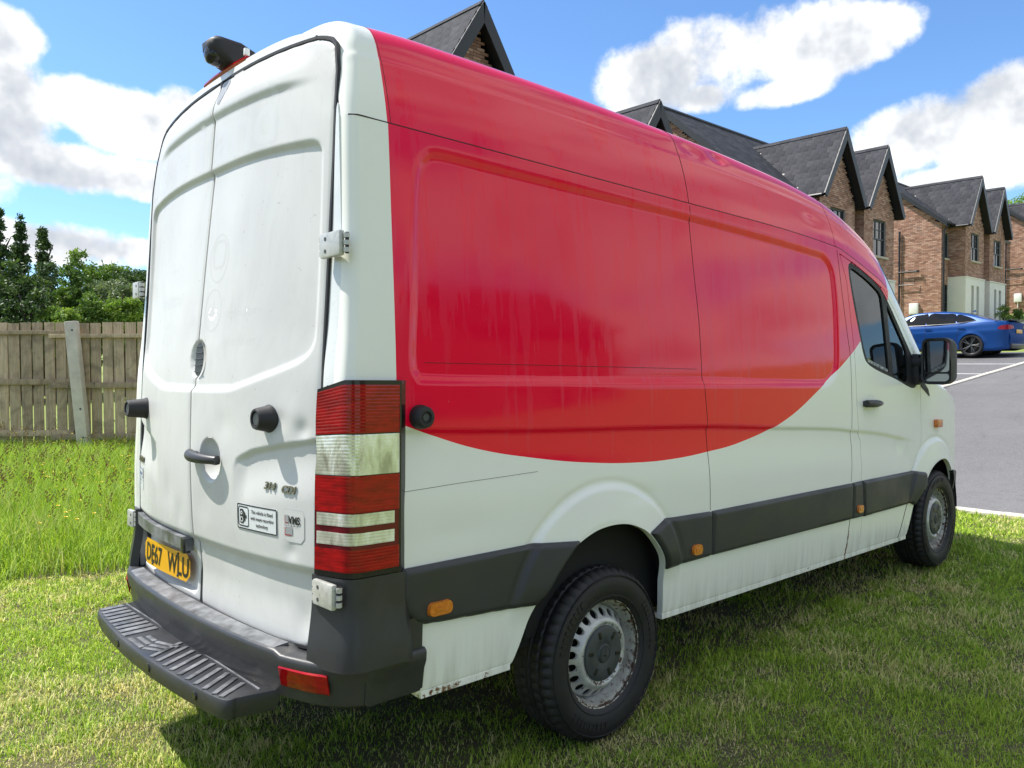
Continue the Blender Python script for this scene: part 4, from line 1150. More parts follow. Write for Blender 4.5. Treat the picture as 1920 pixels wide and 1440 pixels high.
def build_lamps():
    for sgn in (-1, 1):
        tm = 0 if sgn < 0 else .60
        t = wrap('tail_lamp', M['black'], VAN, sgn, .858, 1.462, .013, .842, -1.040, tmin=tm, slant=True, nz=16)
        if sgn < 0: tag(t, 'tall red and clear tail lamp wrapped round the right rear corner')
        for z0, z1, m_, rb in ((1.300, 1.448, 'lens_red', 14), (1.172, 1.296, 'lens_clear', 12), (1.058, 1.169, 'lens_red', 11), (1.016, 1.054, 'lens_clear', 4), (.958, .996, 'lens_clear', 4), (.876, .945, 'lens_red', 7)):
            inset = (m_ == 'lens_clear' and z1 - z0 < .06)
            wrap('lamp_lens', M[m_], t, sgn, z0, z1, .0168, .850 if not inset else .862, -1.052 if not inset else -1.068, rb, .00022, tmin=tm, slant=True)
        wrap('lamp_lens', M['lens_maroon'], t, sgn, .942, 1.060, .0156, .852, -1.052, nz=4, tmin=tm, slant=True)
    # amber side markers
    for x, z, big in ((-.883, .712, 1), (.593, .697, 0), (2.300, .703, 0)):
        w, h = (.052, .024) if big else (.038, .025)
        y = float(np.interp(z, Y_Z, Y_V)) + .026
        poly = round_rect(-w, w, -h, h, h * .8)
        mb = MB().prism(poly, lambda p: (x + p[0] * .9, -y - .008, z + p[1] * .9), lambda p: (x + p[0], -y + .012, z + p[1]))
        mm = mb.build('side_marker_lamp', M['lens_amber'], VAN, 30)
        MB().box((x, -y - .0085, z), (w * .9, .004, h * .6)).build('marker_reflector', M['lens_red'] if 0 else M['lens_amber'], mm)
    y = float(pch(1.176, Y_Z, Y_V))
    MB().box((3.585, -y - .012, 1.176), (.10, .034, .058), bev=.008).build('indicator_lamp', M['lens_amber'], VAN)
    # high level brake lamp along the roof edge
    ys = np.linspace(.20, -.19, 14)
    Pq = dome_pts(np.full(14, -1.178), np.full(14, 1.0))
    pts = [(-1.190 + .05 * (y / .8) ** 2, y, 2.672 - .04 * (abs(y) / .5) ** 2) for y in ys]
    bl = MB().tube(pts, .014, 8).build('brake_lamp', M['lens_red'], VAN)
    MB().tube([(x - .002, y, z - .017) for x, y, z in pts], .008, 6).build('lamp_gasket', M['rubber'], bl)
    MB().box((-1.185, -.17, 2.700), (.02, .016, .028), bev=.004).build('washer_nozzle', M['white'], VAN)
    # reversing camera on its swan neck
    prof = [(0.0, 0.0), (.055, -.012), (.12, -.01), (.17, .02), (.21, .062), (.212, .095), (.19, .115), (.12, .112), (.04, .075), (-.05, .030), (-.09, 0.0)]
    def cm(p, y): return (-1.00 - p[0] * 1.25, y * 1.15 + .02, 2.684 + p[1] * .98)
    mb = MB()
    layers = [(-.052, .72), (-.046, .9), (-.03, 1), (.03, 1), (.046, .9), (.052, .72)]
    cxm, czm = .08, .05
    V = []; n = len(prof)
    for y, s in layers: V += [cm((cxm + (p[0] - cxm) * s, czm + (p[1] - czm) * s), y) for p in prof]
    F = [(i * n + k, i * n + (k + 1) % n, (i + 1) * n + (k + 1) % n, (i + 1) * n + k) for i in range(len(layers) - 1) for k in range(n)]
    F += [tuple(range(n - 1, -1, -1)), tuple((len(layers) - 1) * n + k for k in range(n))]
    rc = mb.add(V, F).build('reversing_camera', M['rubber'], VAN, 50)
    MB().lathe([(0, .0), (.018, .002), (.034, .012), (.040, .03), (.042, .06)], 20, 'x', (-1.268, .02, 2.732)).build('camera_eye', M['black'], rc, 40)

def build_bumper():
    # plan path of the outer edge, right half mirrored
    half = [(-.935, -.988), (-1.05, -.992), (-1.14, -.985), (-1.20, -.962), (-1.245, -.92), (-1.282, -.86), (-1.308, -.79), (-1.332, -.70), (-1.358, -.5), (-1.374, -.25), (-1.380, 0)]
    path = smooth_poly([(p[0], p[1]) for p in half], 4, closed=False)
    path = path + [(p[0], -p[1]) for p in path[::-1][1:]]
    n = len(path)
    prof = [(.10, .60), (.012, .604), (.003, .598), (0, .588), (.002, .55), (.012, .525), (.016, .50), (.022, .455), (.05, .438), (.12, .434)]
    V = []; 
    for i, p in enumerate(path):
        a = path[max(0, i - 1)]; b = path[min(n - 1, i + 1)]
        t = Vector((b[0] - a[0], b[1] - a[1])).normalized(); nrm = Vector((t.y, -t.x))
        if nrm.dot(Vector((p[0] + .4, p[1] * 0.9))) < 0: nrm = -nrm
        for k, (ins, z) in enumerate(prof):
            zz = z - (.012 if abs(p[1]) > .70 and k < 4 else 0)
            V.append((p[0] - nrm.x * ins, p[1] - nrm.y * ins, zz))
    m = len(prof)
    F = [(i * m + k, (i + 1) * m + k, (i + 1) * m + k + 1, i * m + k + 1) for i in range(n - 1) for k in range(m - 1)]
    F += [tuple(range(m)), tuple(range((n - 1) * m + m - 1, (n - 1) * m - 1, -1))]
    bp = MB().add(V, F).build('rear_bumper', M['plastic'], VAN, 40)
    tag(bp, 'dark grey plastic rear bumper with scuffed load edge')
    # corner uprights below the lamps
    for sgn in (-1, 1):
        wrap('bumper_corner', M['plastic'], bp, sgn, .575, .855, .012, .826, -1.022, nz=14, taper=lambda z: .022 * (1 - sstep(.58, .78, z)), depth=.03)
        # lower flank piece of the bumper
        v, f = side_skin(-1.13, -.938, .445, .70, lambda X, Z: np.minimum(np.minimum(X + 1.13, -.938 - X), np.minimum(Z - .447, .70 - Z)), off=.014, sgn=sgn, rim=inward(.03 * -sgn))
        mkobj('bumper_corner', mesh_from('bumper_corner', v, f, 40), M['plastic'], bp)
        # red rear reflector let into the corner
        pts = []
        q = [(i, p) for i, p in enumerate(path) if p[1] * -1 > .70 and p[1] * -1 < .915]
        V = []; 
        for i, p in q:
            a = path[max(0, i - 1)]; b = path[min(n - 1, i + 1)]
            t = Vector((b[0] - a[0], b[1] - a[1])).normalized(); nrm = Vector((t.y, -t.x))
            if nrm.x > 0: nrm = -nrm
            for z, o in ((.492, .001), (.497, .007), (.553, .009), (.558, .003)):
                V.append((p[0] + nrm.x * (o - .010 * (z < .52) - .006), sgn * -(p[1] + nrm.y * o), z))
        k = len(q)
        F = [(i * 4 + j, (i + 1) * 4 + j, (i + 1) * 4 + j + 1, i * 4 + j + 1) for i in range(k - 1) for j in range(3)] + [(0, 1, 2, 3), tuple((k - 1) * 4 + j for j in (3, 2, 1, 0))]
        MB().add(V, F).build('rear_reflector', M['lens_red'], bp, 40)
    # scuffed load edge: thin worn plate along the top of the bumper
    ys = np.linspace(-.69, .69, 60); us = np.linspace(0, 1, 5)
    Y, U = np.meshgrid(ys, us, indexing='ij')
    xo = np.interp(Y, [p[1] for p in path], [p[0] for p in path]) if path[0][1] < path[-1][1] else np.interp(Y, [p[1] for p in path[::-1]], [p[0] for p in path[::-1]])
    xi = XR(Y, 0 * Y + .59) - .012
    P = np.stack([xo + .010 + (xi - xo - .010) * U, Y, .6065 + .004 * U - .003 * (1 - U) ** 3], -1)
    v, f = skin(None, None, P, rim=lambda Q: Q - np.array([0, 0, .010]))
    mkobj('load_edge', mesh_from('load_edge', v, f, 40), M['worn'], bp)
    # rear step
    outer = smooth_poly([(-1.43, -.665), (-1.472, -.648), (-1.500, -.45), (-1.518, -.2), (-1.522, 0), (-1.518, .2), (-1.500, .45), (-1.472, .648), (-1.43, .665)], 5, closed=False)
    inner = [(-1.30, .69), (-1.318, .4), (-1.325, 0), (-1.318, -.4), (-1.30, -.69)]
    poly = outer + inner
    def ring(ins, z):
        cx, cy = -1.40, 0
        return [(cx + (p[0] - cx) * (1 - ins / .11), cy + (p[1] - cy) * (1 - ins / .68), z) for p in poly]
    rings = [ring(.012, .466), ring(.004, .463), ring(0, .455), ring(.001, .425), ring(.010, .398), ring(.03, .392)]
    n = len(poly); V = [q for r in rings for q in r]
    F = [(i * n + k, (i + 1) * n + k, (i + 1) * n + (k + 1) % n, i * n + (k + 1) % n) for i in range(len(rings) - 1) for k in range(n)]
    F += [tuple(range(n)), tuple((len(rings) - 1) * n + k for k in range(n - 1, -1, -1))]
    st = MB().add(V, F).build('rear_step', M['plastic'], VAN, 40)
    tag(st, 'dark ribbed step board behind the rear bumper')
    # raised tread bars: straight on the left, a chevron in the middle, slanted on the right
    def bar(a, b, w=.020):
        a = Vector((a[0], a[1], .4675)); b = Vector((b[0], b[1], .4675)); d = b - a; L = d.length
        rot = Matrix.Rotation(math.atan2(d.y, d.x), 3, 'Z')
        MB().box((a + b) / 2, (L, w, .006), rot, bev=.002).build('tread_bar', M['worn'], st)
    for i in range(9):
        y = .63 - i * .052
        xo = float(np.interp(abs(y), [0, .2, .45, .65], [-1.508, -1.504, -1.488, -1.464]))
        bar((xo, y - .006), (-1.372, y + .006), .034)
    for i in range(3):
        bar((-1.495 + .03 * i, .15 - .01 * i), (-1.495 + .03 * i, .01 + .02 * i), .018)
        bar((-1.495 + .03 * i, -.0 + .02 * i), (-1.455 + .03 * i, -.075), .018)
    for i in range(10):
        y = -.06 - i * .060
        xo = float(np.interp(abs(y), [0, .2, .45, .65], [-1.506, -1.502, -1.486, -1.462]))
        bar((-1.368, y + .03), (xo, max(y - .055, -.632)), .019)
    bar((-1.352, .655), (-1.352, -.655), .006)
    for y in (.56, .22, -.13, -.49):
        x = float(np.interp(abs(y), [0, .2, .45, .648], [-1.522, -1.518, -1.500, -1.472]))
        MB().lathe([(0, -.004), (.013, -.004), (.0165, .0), (.0165, .02)], 18, 'x', (x - .001, y, .437)).build('parking_sensor', M['black'], st)
    for y in (.45, -.45):
        MB().box((-1.30, y, .44), (.16, .05, .05)).build('step_bracket', M['under'], st)
    # nudge stop on the flank
    y = float(pch(1.342, Y_Z, Y_V))
    mb = MB().lathe([(0, .005), (.040, .005), (.040, -.012), (.035, -.035), (.030, -.040), (.020, -.041), (.018, -.034), (.0, -.033)], 26, 'y', (-.955, -y - .002, 1.343)).build('flank_stop', M['rubber'], VAN)
    MB().lathe([(0, -.036), (.012, -.036), (.014, -.030)], 14, 'y', (-.955, -y - .002, 1.343)).build('stop_pad', M['hubcap'], mb)

# ---- side trim strips
def bevel_off(h, w=.014):
    return lambda X, Z, k: .003 + h * np.sqrt(np.clip(k / w, 0, 1))
def build_trim(door):
    def strip(poly, parent, x0, x1):
        pl = poly
        kf = lambda X, Z: np.minimum(np.minimum(-sd_poly(X, Z, pl), sd_poly(X, Z, REAR_OPEN) - .004), sd_poly(X, Z, FRONT_OPEN) - .004)
        v, f = side_skin(x0, x1, .60, .90, kf, dx=.01, dz=.0075, rim=inward(.03), offf=bevel_off(.018))
        return mkobj('side_trim', mesh_from('side_trim', v, f, 35), M['trim'], parent)
    strip([(-1.018, .858), (-.425, .862), (-.12, .84), (-.12, .60), (-.40, .632), (-.925, .662), (-.965, .675), (-1.0, .715), (-1.018, .77)], VAN, -1.03, -.1)
    strip([(.20, .81), (.352, .862), (.7265, .855), (.7335, .645), (.20, .64)], VAN, .18, .74)
    strip([(.7335, .855), (2.213, .862), (2.222, .647), (.7405, .645)], VAN, .72, 2.24)
    strip([(2.220, .862), (2.344, .865), (2.380, .645), (2.229, .647)], VAN, 2.2, 2.40)
    strip([(2.358, .865), (3.15, .869), (3.30, .85), (3.30, .60), (3.12, .653), (2.394, .643)], door, 2.34, 3.34)
    # front bumper end
    kf = lambda X, Z: np.minimum(np.minimum(X - 3.84, .83 - .12 * (X - 3.84) - Z), np.minimum(sd_poly(X, Z, FRONT_OPEN), Z - .42))
    v, f = side_skin(3.7, 4.66, .40, .84, kf, off=.012, dx=.02, dz=.02, rim=inward(.03))
    mkobj('front_bumper', mesh_from('front_bumper', v, f, 40), M['plastic'], VAN)

# ---- cab door with its window
def build_cab_door():
    inner = lambda X, Z: -sd_poly(X, Z, DOOR) - .0055
    wk = lambda X, Z: sd_poly(X, Z, WIN)
    v, f = side_skin(2.12, 3.36, .40, 2.25, lambda X, Z: np.minimum(inner(X, Z), wk(X, Z)), dx=.01, dz=.01, rim=inward(.03))
    d = mkobj('cab_door', mesh_from('cab_door', v, f, 40), M['paint'], VAN)
    tag(d, 'driver side cab door, red above and white below')
    # window surround, divider, mirror triangle: one black frame with two panes behind
    def inset_poly(w): return lambda X, Z: -sd_poly(X, Z, WIN) - w
    PANE1 = smooth_poly([(2.315, 2.14), (2.335, 2.158), (2.37, 2.157), (2.54, 2.112), (2.69, 2.058), (2.735, 2.03), (2.755, 1.98), (2.775, 1.75), (2.79, 1.545), (2.77, 1.53), (2.63, 1.558), (2.49, 1.598), (2.447, 1.65), (2.415, 1.73), (2.36, 1.93), (2.32, 2.09)], 3)
    PANE2 = smooth_poly([(2.825, 1.965), (2.845, 1.955), (2.92, 1.872), (3.02, 1.765), (3.085, 1.69), (3.10, 1.64), (3.10, 1.50), (3.075, 1.47), (3.02, 1.472), (2.88, 1.505), (2.858, 1.53), (2.845, 1.65), (2.828, 1.85)], 3)
    kf = lambda X, Z: np.minimum(-sd_poly(X, Z, WIN) + .004, np.minimum(sd_poly(X, Z, PANE1), sd_poly(X, Z, PANE2)))
    v, f = side_skin(2.26, 3.28, 1.40, 2.21, kf, off=-.003, dx=.01, dz=.01, relief=False, rim=inward(.018))
    mkobj('window_frame', mesh_from('window_frame', v, f, 40), M['rubber'], d)
    for nm, pl in (('window_pane', PANE1), ('quarter_pane', PANE2)):
        v, f = side_skin(2.28, 3.2, 1.42, 2.2, lambda X, Z: -sd_poly(X, Z, pl) + .008, off=-.012, dx=.02, dz=.02, relief=False)
        mkobj(nm, mesh_from(nm, v, f, 60), M['glass'], d)
    V, F = text_verts('DRIVERS DO NOT CARRY CASH', .026, bold=.0004, xs=.84)
    xs = 2.475 + V[:, 0] * .94; zs = 1.592 - .205 * (xs - 2.475) + V[:, 1]
    P = side_pts(xs, zs, -.001, relief=False); mkobj('window_text', mesh_from('window_text', P, [q[::-1] for q in F]), M['sticker'], d)
    # handle with its bowl
    y = float(pch(1.333, Y_Z, Y_V))
    bowl = MB(); n = 30
    e = [(2.492 + .062 * math.cos(a), 1.327 + .062 * math.sin(a)) for a in np.linspace(0, 6.2832, n, endpoint=False)]
    P = side_pts(np.array([p[0] for p in e]), np.array([p[1] for p in e]), .00025)
    c = side_pts(np.array([2.492]), np.array([1.327]), -.004)
    bowl.add([tuple(q) for q in P] + [tuple(c[0])], [((i + 1) % n, i, n) for i in range(n)])
    h0 = bowl.build('handle_bowl', M['white'], d, 60)
    xs = np.linspace(2.385, 2.60, 14)
    hd = MB().tube([(x, -y - .022 - .014 * math.sin(math.pi * i / 13), 1.334) for i, x in enumerate(xs)], [.013 + .011 * math.sin(math.pi * min(1, .35 + i / 20)) for i in range(14)], 10).build('door_handle', M['plastic'], d, 60)
    MB().box((2.40, -y - .008, 1.334), (.04, .03, .036), bev=.01).build('handle_base', M['plastic'], hd)
    MB().box((2.585, -y - .008, 1.334), (.04, .03, .036), bev=.01).build('handle_base', M['plastic'], hd)
    MB().lathe([(0, -.001), (.010, -.001), (.012, .01)], 14, 'y', (2.445, -y - .052, 1.334)).build('key_lock', M['chrome'], hd)
    # mirror on its arm
    poly = round_rect(-.093, .093, -.155, .155, .045, 6)
    def mp(s, dx): return lambda p: (3.20 + dx + .02 * p[0], -1.110 - p[0] * s, 1.608 + p[1] * s)
    layers = [(.88, -.030), (.99, -.035), (1.0, -.01), (.98, .05), (.90, .10), (.70, .135), (.35, .15)]
    V = []; n = len(poly)
    for s, dx in layers: V += [mp(s, dx)(p) for p in poly]
    F = [(i * n + k, (i + 1) * n + k, (i + 1) * n + (k + 1) % n, i * n + (k + 1) % n) for i in range(len(layers) - 1) for k in range(n)] + [tuple((len(layers) - 1) * n + k for k in range(n - 1, -1, -1))]
    mi = MB().add(V, F).build('wing_mirror', M['rubber'], d, 50)
    tag(mi, 'large black wing mirror')
    gp = round_rect(-.076, .076, -.072, .134, .02, 4); MB().add([(3.178 + .02 * p[0], -1.110 - p[0], 1.608 + p[1]) for p in gp], [tuple(range(len(gp)))]).build('mirror_glass', M['mirror'], mi)
    gp = round_rect(-.076, .076, -.134, -.084, .016, 4); MB().add([(3.176 + .02 * p[0], -1.110 - p[0], 1.608 + p[1]) for p in gp], [tuple(range(len(gp)))]).build('mirror_glass', M['mirror'], mi)
    gp = round_rect(-.083, .083, -.140, .140, .026, 4); MB().add([(3.182 + .02 * p[0], -1.110 - p[0], 1.608 + p[1]) for p in gp], [tuple(range(len(gp)))]).build('mirror_backing', M['ink'], mi)
    mb = MB()
    mb.tube([(3.22, -.90, 1.60), (3.21, -.97, 1.60), (3.22, -1.04, 1.60)], [.05, .045, .04], 10); mb.tube([(3.22, -.92, 1.50), (3.22, -1.04, 1.50)], [.045, .035], 10)
    mb.box((3.22, -.965, 1.555), (.09, .07, .21), bev=.02)
    mb.build('mirror_arm', M['rubber'], mi, 50)
    Pq = side_pts(np.array([3.31, 3.455, 3.43, 3.31]), np.array([1.44, 1.372, 1.42, 1.50]), .006, relief=False)
    MB().add([tuple(p) for p in Pq] + [(p[0], p[1] + .03, p[2]) for p in Pq], [(0, 1, 2, 3), (0, 4, 5, 1), (1, 5, 6, 2), (2, 6, 7, 3), (3, 7, 4, 0)]).build('mirror_triangle', M['rubber'], VAN)
    return d

def build_cab():
    mb = MB()
    MB().box((2.28, 0, 1.35), (.03, 1.76, 1.85)).build('bulkhead', M['interior'], VAN)
    for y in (-.48, .12, .52):
        s = MB().box((2.78, y, 1.02), (.52, .46, .16), bev=.05).build('cab_seat', M['seat'], VAN, 50)
        rot = Matrix.Rotation(math.radians(-14), 3, 'Y')
        MB().box((2.50, y, 1.36), (.13, .46, .62), rot, bev=.05).build('seat_back', M['seat'], s, 50)
        MB().box((2.42, y, 1.76), (.09, .26, .20), rot, bev=.04).build('headrest', M['seat'], s, 50)
    MB().box((3.50, 0, 1.24), (.5, 1.7, .28), bev=.08).build('dashboard', M['interior'], VAN, 50)
    a = np.linspace(0, 6.2832, 28, endpoint=False)
    ax = Vector((math.cos(.9), 0, math.sin(.9)))
    MB().tube([(3.14 + .20 * math.cos(t) * math.sin(.6), -.48 + .20 * math.sin(t), 1.40 + .20 * math.cos(t) * math.cos(.6)) for t in a], .016, 8, closed=True).build('steering_wheel', M['rubber'], VAN, 60)

def wheel(name, loc, sgn, label=None):
    w = bpy.data.objects.new(name, None); COL.objects.link(w); w.parent = VAN; w.location = loc
    w.empty_display_size = .1
    if label: tag(w, label)
    if sgn > 0: w.rotation_euler = (0, 0, math.pi)
    if 'tyre' not in WHEEL:
        n = 150
        prof = [(.212, -.088), (.222, -.098), (.250, -.112), (.285, -.117), (.315, -.112), (.333, -.103), (.343, -.092), (.349, -.080), (.3495, -.062), (.3420, -.058), (.3420, -.050), (.351, -.046), (.3515, -.020), (.343, -.016), (.343, -.006),
                (.3515, -.002), (.3515, .002), (.343, .006), (.343, .016), (.3515, .020), (.351, .046), (.342, .050), (.342, .058), (.3495, .062), (.349, .080), (.343, .092), (.333, .103), (.315, .112), (.285, .117), (.25, .112), (.222, .098), (.212, .088)]
        mb = MB().lathe(prof, n, 'y'); m = len(prof)
        for k in range(n):
            cut = (k % 3 == 0)
            for i in (5, 6, 7, 8, 23, 24, 25, 26) if cut else ():
                x, y, z = mb.v[k * m + i]; f = .972; mb.v[k * m + i] = (x * f, y, z * f)
            cut2 = ((k + 1) % 3 == 0)
            for i in (11, 12, 19, 20) if cut2 else ():
                x, y, z = mb.v[k * m + i]; f = .980; mb.v[k * m + i] = (x * f, y, z * f)
        # raised rings and moulded lettering blocks on the sidewall
        mb.lathe([(.318, -.1115), (.3195, -.1165), (.322, -.1165), (.3235, -.109)], 90, 'y')
        mb.lathe([(.236, -.104), (.238, -.110), (.241, -.110), (.243, -.107)], 90, 'y')
        for a0 in (20, 150, 250):
            for j in range(9):
                a = math.radians(a0 + j * 5.2); r = .283
                rot = Matrix.Rotation(-a, 3, 'Y')
                mb.box((r * math.cos(a), -.1175, r * math.sin(a)), (.026, .003, .012 if j % 3 else .018), rot)
        WHEEL['tyre'] = mb.mesh('tyre', 40)
        # rim: barrel and flange
        mb = MB().lathe([(.214, -.092), (.222, -.096), (.224, -.090), (.218, -.082), (.207, -.080), (.203, -.070), (.203, -.055), (.196, -.045), (.190, -.02), (.186, .06), (.205, .085)], 72, 'y')
        WHEEL['rim'] = mb.mesh('rim', 50)
        # disc with a ring of round holes
        na = 240; rr = np.concatenate([np.linspace(.192, .176, 5), np.linspace(.1745, .146, 16), np.linspace(.144, .10, 12)])
        yy = pch(rr[::-1], [.10, .118, .128, .138, .148, .172, .185, .192], [-.076, -.082, -.088, -.085, -.074, -.050, -.036, -.02])[::-1]
        th = np.linspace(0, 2 * math.pi, na + 1)
        T, Ri = np.meshgrid(th, np.arange(len(rr)), indexing='ij')
        RR = rr[Ri]; YY = yy[Ri]
        k = np.full(T.shape, 1.0)
        nh = 20
        for h in range(nh):
            a = 2 * math.pi * h / nh
            dx = RR * np.cos(T) - .1625 * math.cos(a); dz = RR * np.sin(T) - .1625 * math.sin(a)
            k = np.minimum(k, np.hypot(dx, dz) - .0162)
        v, f = skin(th, rr, np.stack([RR * np.cos(T), YY, RR * np.sin(T)], -1), k, rim=lambda P: P + np.array([0, .012, 0]))
        WHEEL['disc'] = mesh_from('wheel_disc', v, f, 45)
        mb = MB().lathe([(0, .02), (.16, .02), (.175, -.005), (.16, -.012), (0, -.012)], 40, 'y'); WHEEL['drum'] = mb.mesh('brake_drum', 40)
        mb = MB().lathe([(0, -.094), (.034, -.094), (.036, -.090), (.040, -.0885), (.044, -.0905), (.10, -.0925), (.110, -.088), (.114, -.078)], 60, 'y')
        WHEEL['cap'] = mb.mesh('hub_cap', 35)
        mb = MB()
        for h in range(6):
            a = math.radians(15 + 60 * h); rot = Matrix.Rotation(-a, 3, 'Y')
            mb.box((.084 * math.cos(a), -.0925, .084 * math.sin(a)), (.030, .004, .014), rot, bev=.001)
        WHEEL['slot'] = mb.mesh('cap_slots', 35)
        mb = MB()
        for h in range(3):
            a = math.radians(90 + 120 * h); tip = Vector((.026 * math.cos(a), -.0955, .026 * math.sin(a)))
            l = Vector((.007 * math.cos(a + 1.05), -.0952, .007 * math.sin(a + 1.05))); r = Vector((.007 * math.cos(a - 1.05), -.0952, .007 * math.sin(a - 1.05)))
            mb.add([tip, l, (0, -.0975, 0), r], [(0, 1, 2), (0, 2, 3)])
        a = np.linspace(0, 6.2832, 30, endpoint=False); mb.tube([(.029 * math.cos(t), -.0945, .029 * math.sin(t)) for t in a], .0014, 5, closed=True)
        WHEEL['star'] = mb.mesh('cap_emblem', 30)
    mkobj('tyre', WHEEL['tyre'], M['tyre'], w)
    r = mkobj('rim', WHEEL['rim'], M['steel'], w)
    mkobj('wheel_disc', WHEEL['disc'], M['steel'], w)
    mkobj('brake_drum', WHEEL['drum'], M['under'], w)
    c = mkobj('hub_cap', WHEEL['cap'], M['hubcap'], w)
    e = mkobj('cap_slot', WHEEL['slot'], M['ink'], w); 
    mkobj('cap_emblem', WHEEL['star'], M['plastic'], w)
    return w
WHEEL = {}

build_body(); build_joints(); build_rear_doors(); build_lamps(); build_bumper()
cab_door = build_cab_door(); build_trim(cab_door); build_cab()
w = wheel('wheel', (0, -.856, .347), -1, 'rusty steel right rear wheel'); w.rotation_euler = (0, math.radians(25), 0)
w = wheel('wheel', (3.665, -.856, .347 + RAKE), -1, 'steel right front wheel'); w.rotation_euler = (0, math.radians(70), math.radians(0))
wheel('wheel', (0, .856, .347), 1); wheel('wheel', (3.665, .856, .347 + RAKE), 1)

# ------------------------------------------------------------------ ground, road, kerbs
def zg(x, y=0.0):
    x = np.asarray(x, float); y = np.asarray(y, float)
    t = np.minimum(x, 95) - 5.2
    return .085 * (t + np.sqrt(t * t + 4)) / 2 - .014 + .014 * np.clip(y - 4, 0, 8) * (1 - sstep(5, 12, x))
def zg1(x, y=0.0): return float(zg(x, y))

def sheet(name, xs, ys, m, dz, kind='structure'):
    X, Y = np.meshgrid(xs, ys, indexing='ij')
    P = np.stack([X, Y, zg(X, Y) + dz], -1)
    v, f = skin(xs, ys, P)
    o = mkobj(name, mesh_from(name, v, f, 180), m)
    o['kind'] = kind
    return o
gx = np.concatenate([np.arange(-400, -20, 20), np.arange(-20, 30, .5), np.arange(30, 100, 2), np.arange(100, 500, 20)])
gy = np.concatenate([np.arange(-400, -20, 20), np.arange(-20, 20, .5), np.arange(20, 60, 2), np.arange(60, 500, 20)])
sheet('lawn', gx, gy, M['soil'], 0.0)
ROAD_X = 5.92
sheet('road', np.concatenate([np.arange(ROAD_X, 30, .5), np.arange(30, 120, 2)]), np.linspace(-5.5, 3.30, 19), M['road'], .006)
sheet('parking_bay', np.arange(ROAD_X, 26.6, .5), np.linspace(3.40, 8.9, 12), M['bay'], .010)
sheet('footpath', np.arange(ROAD_X, 70, .5), np.array([8.9, 9.4, 9.9]), M['kerb'], .03)
def marking(name, x0, x1, y0, y1):
    return sheet(name, np.linspace(x0, x1, 12), np.linspace(y0, y1, 12), M['line'], .015)
for x in (14.0, 16.7, 19.35, 22.1): marking('bay_line', x, x + .10, 3.45, 8.4)
def kerb_run(pts, label, group, w=.13, up=.035, seg=.915):
    """a row of kerb stones along a straight line, each its own thing"""
    a, b = Vector(pts[0]), Vector(pts[1]); L = (b - a).length; d = (b - a) / L; n = int(L / seg)
    par = tag(bpy.data.objects.new('kerb', None), label, 'kerb'); COL.objects.link(par); par['kind'] = 'structure'
    par.location = (a.x, a.y, zg1(a.x, a.y))
    nn = Vector((-d.y, d.x))
    for i in range(n):
        p0 = a + d * (i * seg + .004); p1 = a + d * ((i + 1) * seg - .004)
        V = []
        for p in (p0, p1):
            for s, h in ((-.5, -.15), (-.5, up - .01), (-.42, up), (.42, up), (.5, up - .01), (.5, -.15)):
                q = p + nn * (s * w); V.append((q.x - a.x, q.y - a.y, zg1(p.x, p.y) + h + .0015 * ((i * 7) % 3) - par.location.z))
        F = [(k, k + 1, k + 7, k + 6) for k in range(5)] + [(0, 6, 11, 5), (5, 4, 3, 2, 1, 0), (6, 7, 8, 9, 10, 11)]
        MB().add(V, F).build('kerb_stone', M['kerb'], par)
kerb_run([(5.86, -9.0), (5.86, 3.3)], 'pale concrete kerb between the lawn and the road', None)
kerb_run([(5.95, 3.35), (26.6, 3.35)], 'long pale concrete kerb between road and parking bays', None)

# ------------------------------------------------------------------ timber fence left of the van
RH = Vector((_r.x, _r.y, 0)).normalized(); FH = Vector((_f.x, _f.y, 0)).normalized()
def cam_xy(X, Z): 
    p = Vector((CAM_POS[0], CAM_POS[1], 0)) + RH * X + FH * Z
    return p.x, p.y
def fence_run(label, X0, Z0, X1, Z1, top, posts, lean=0.0, boards_from=0.0):
    ax, ay = cam_xy(X0, Z0); bx, by = cam_xy(X1, Z1)
    d = Vector((bx - ax, by - ay, 0)); L = d.length; ang = math.atan2(d.y, d.x)
    z0 = zg1((ax + bx) / 2, (ay + by) / 2)
    f = empty('timber_fence', (ax, ay, z0), ang, label, 'fence')
    pitch = .181
    base = {}
    n = int(L / pitch)
    for i in range(n):
        key = i % 5
        if key not in base:
            w = .157 + .004 * ((key * 3) % 4 - 1)
            mb = MB().box((0, 0, (top - .05) / 2 + .05), (w, .018, top - .05), bev=.003); base[key] = mb.mesh('board', 35)
        o = mkobj('board', base[key], M['wood'], f)
        o.location = (i * pitch + .09, .045, random.uniform(-.012, .008)); o.rotation_euler = (0, random.uniform(-.006, .006), random.uniform(-.02, .02))
    for z, h in ((top - .155, .075), (1.17, .11), (.36, .12)):
        for s, e, dz in ((0, 3.0, 0), (2.65, L, -.075)):
            MB().box(((s + e) / 2, .012 - .038 * (dz < 0) * .5, z + dz * .75), (e - s, .04, h * .8), bev=.005).build('rail', M['wood'], f)
    for u in posts:
        mb = MB().box((0, 0, (top + .02) / 2), (.175, .13, top + .02), bev=.012)
        p = mb.build('post', M['concrete'], f); p.location = (u, -.08, 0); p.rotation_euler = (0, lean, 0)
        for zz in (.3, .75, top - .12): MB().lathe([(0, -.008), (.014, -.008), (.016, 0)], 8, 'y', (.03, -.065, zz)).build('bolt', M['hubcap'], p)
    return f
fence_run('weathered timber fence with a leaning concrete post beyond the long grass', -9.9, 12.45, -1.6, 12.6, 2.10, [3.22, 6.2], lean=-.085)
fence_run('second timber fence running back behind the first one', -7.6, 17.5, -5.2, 13.6, 2.05, [4.3])

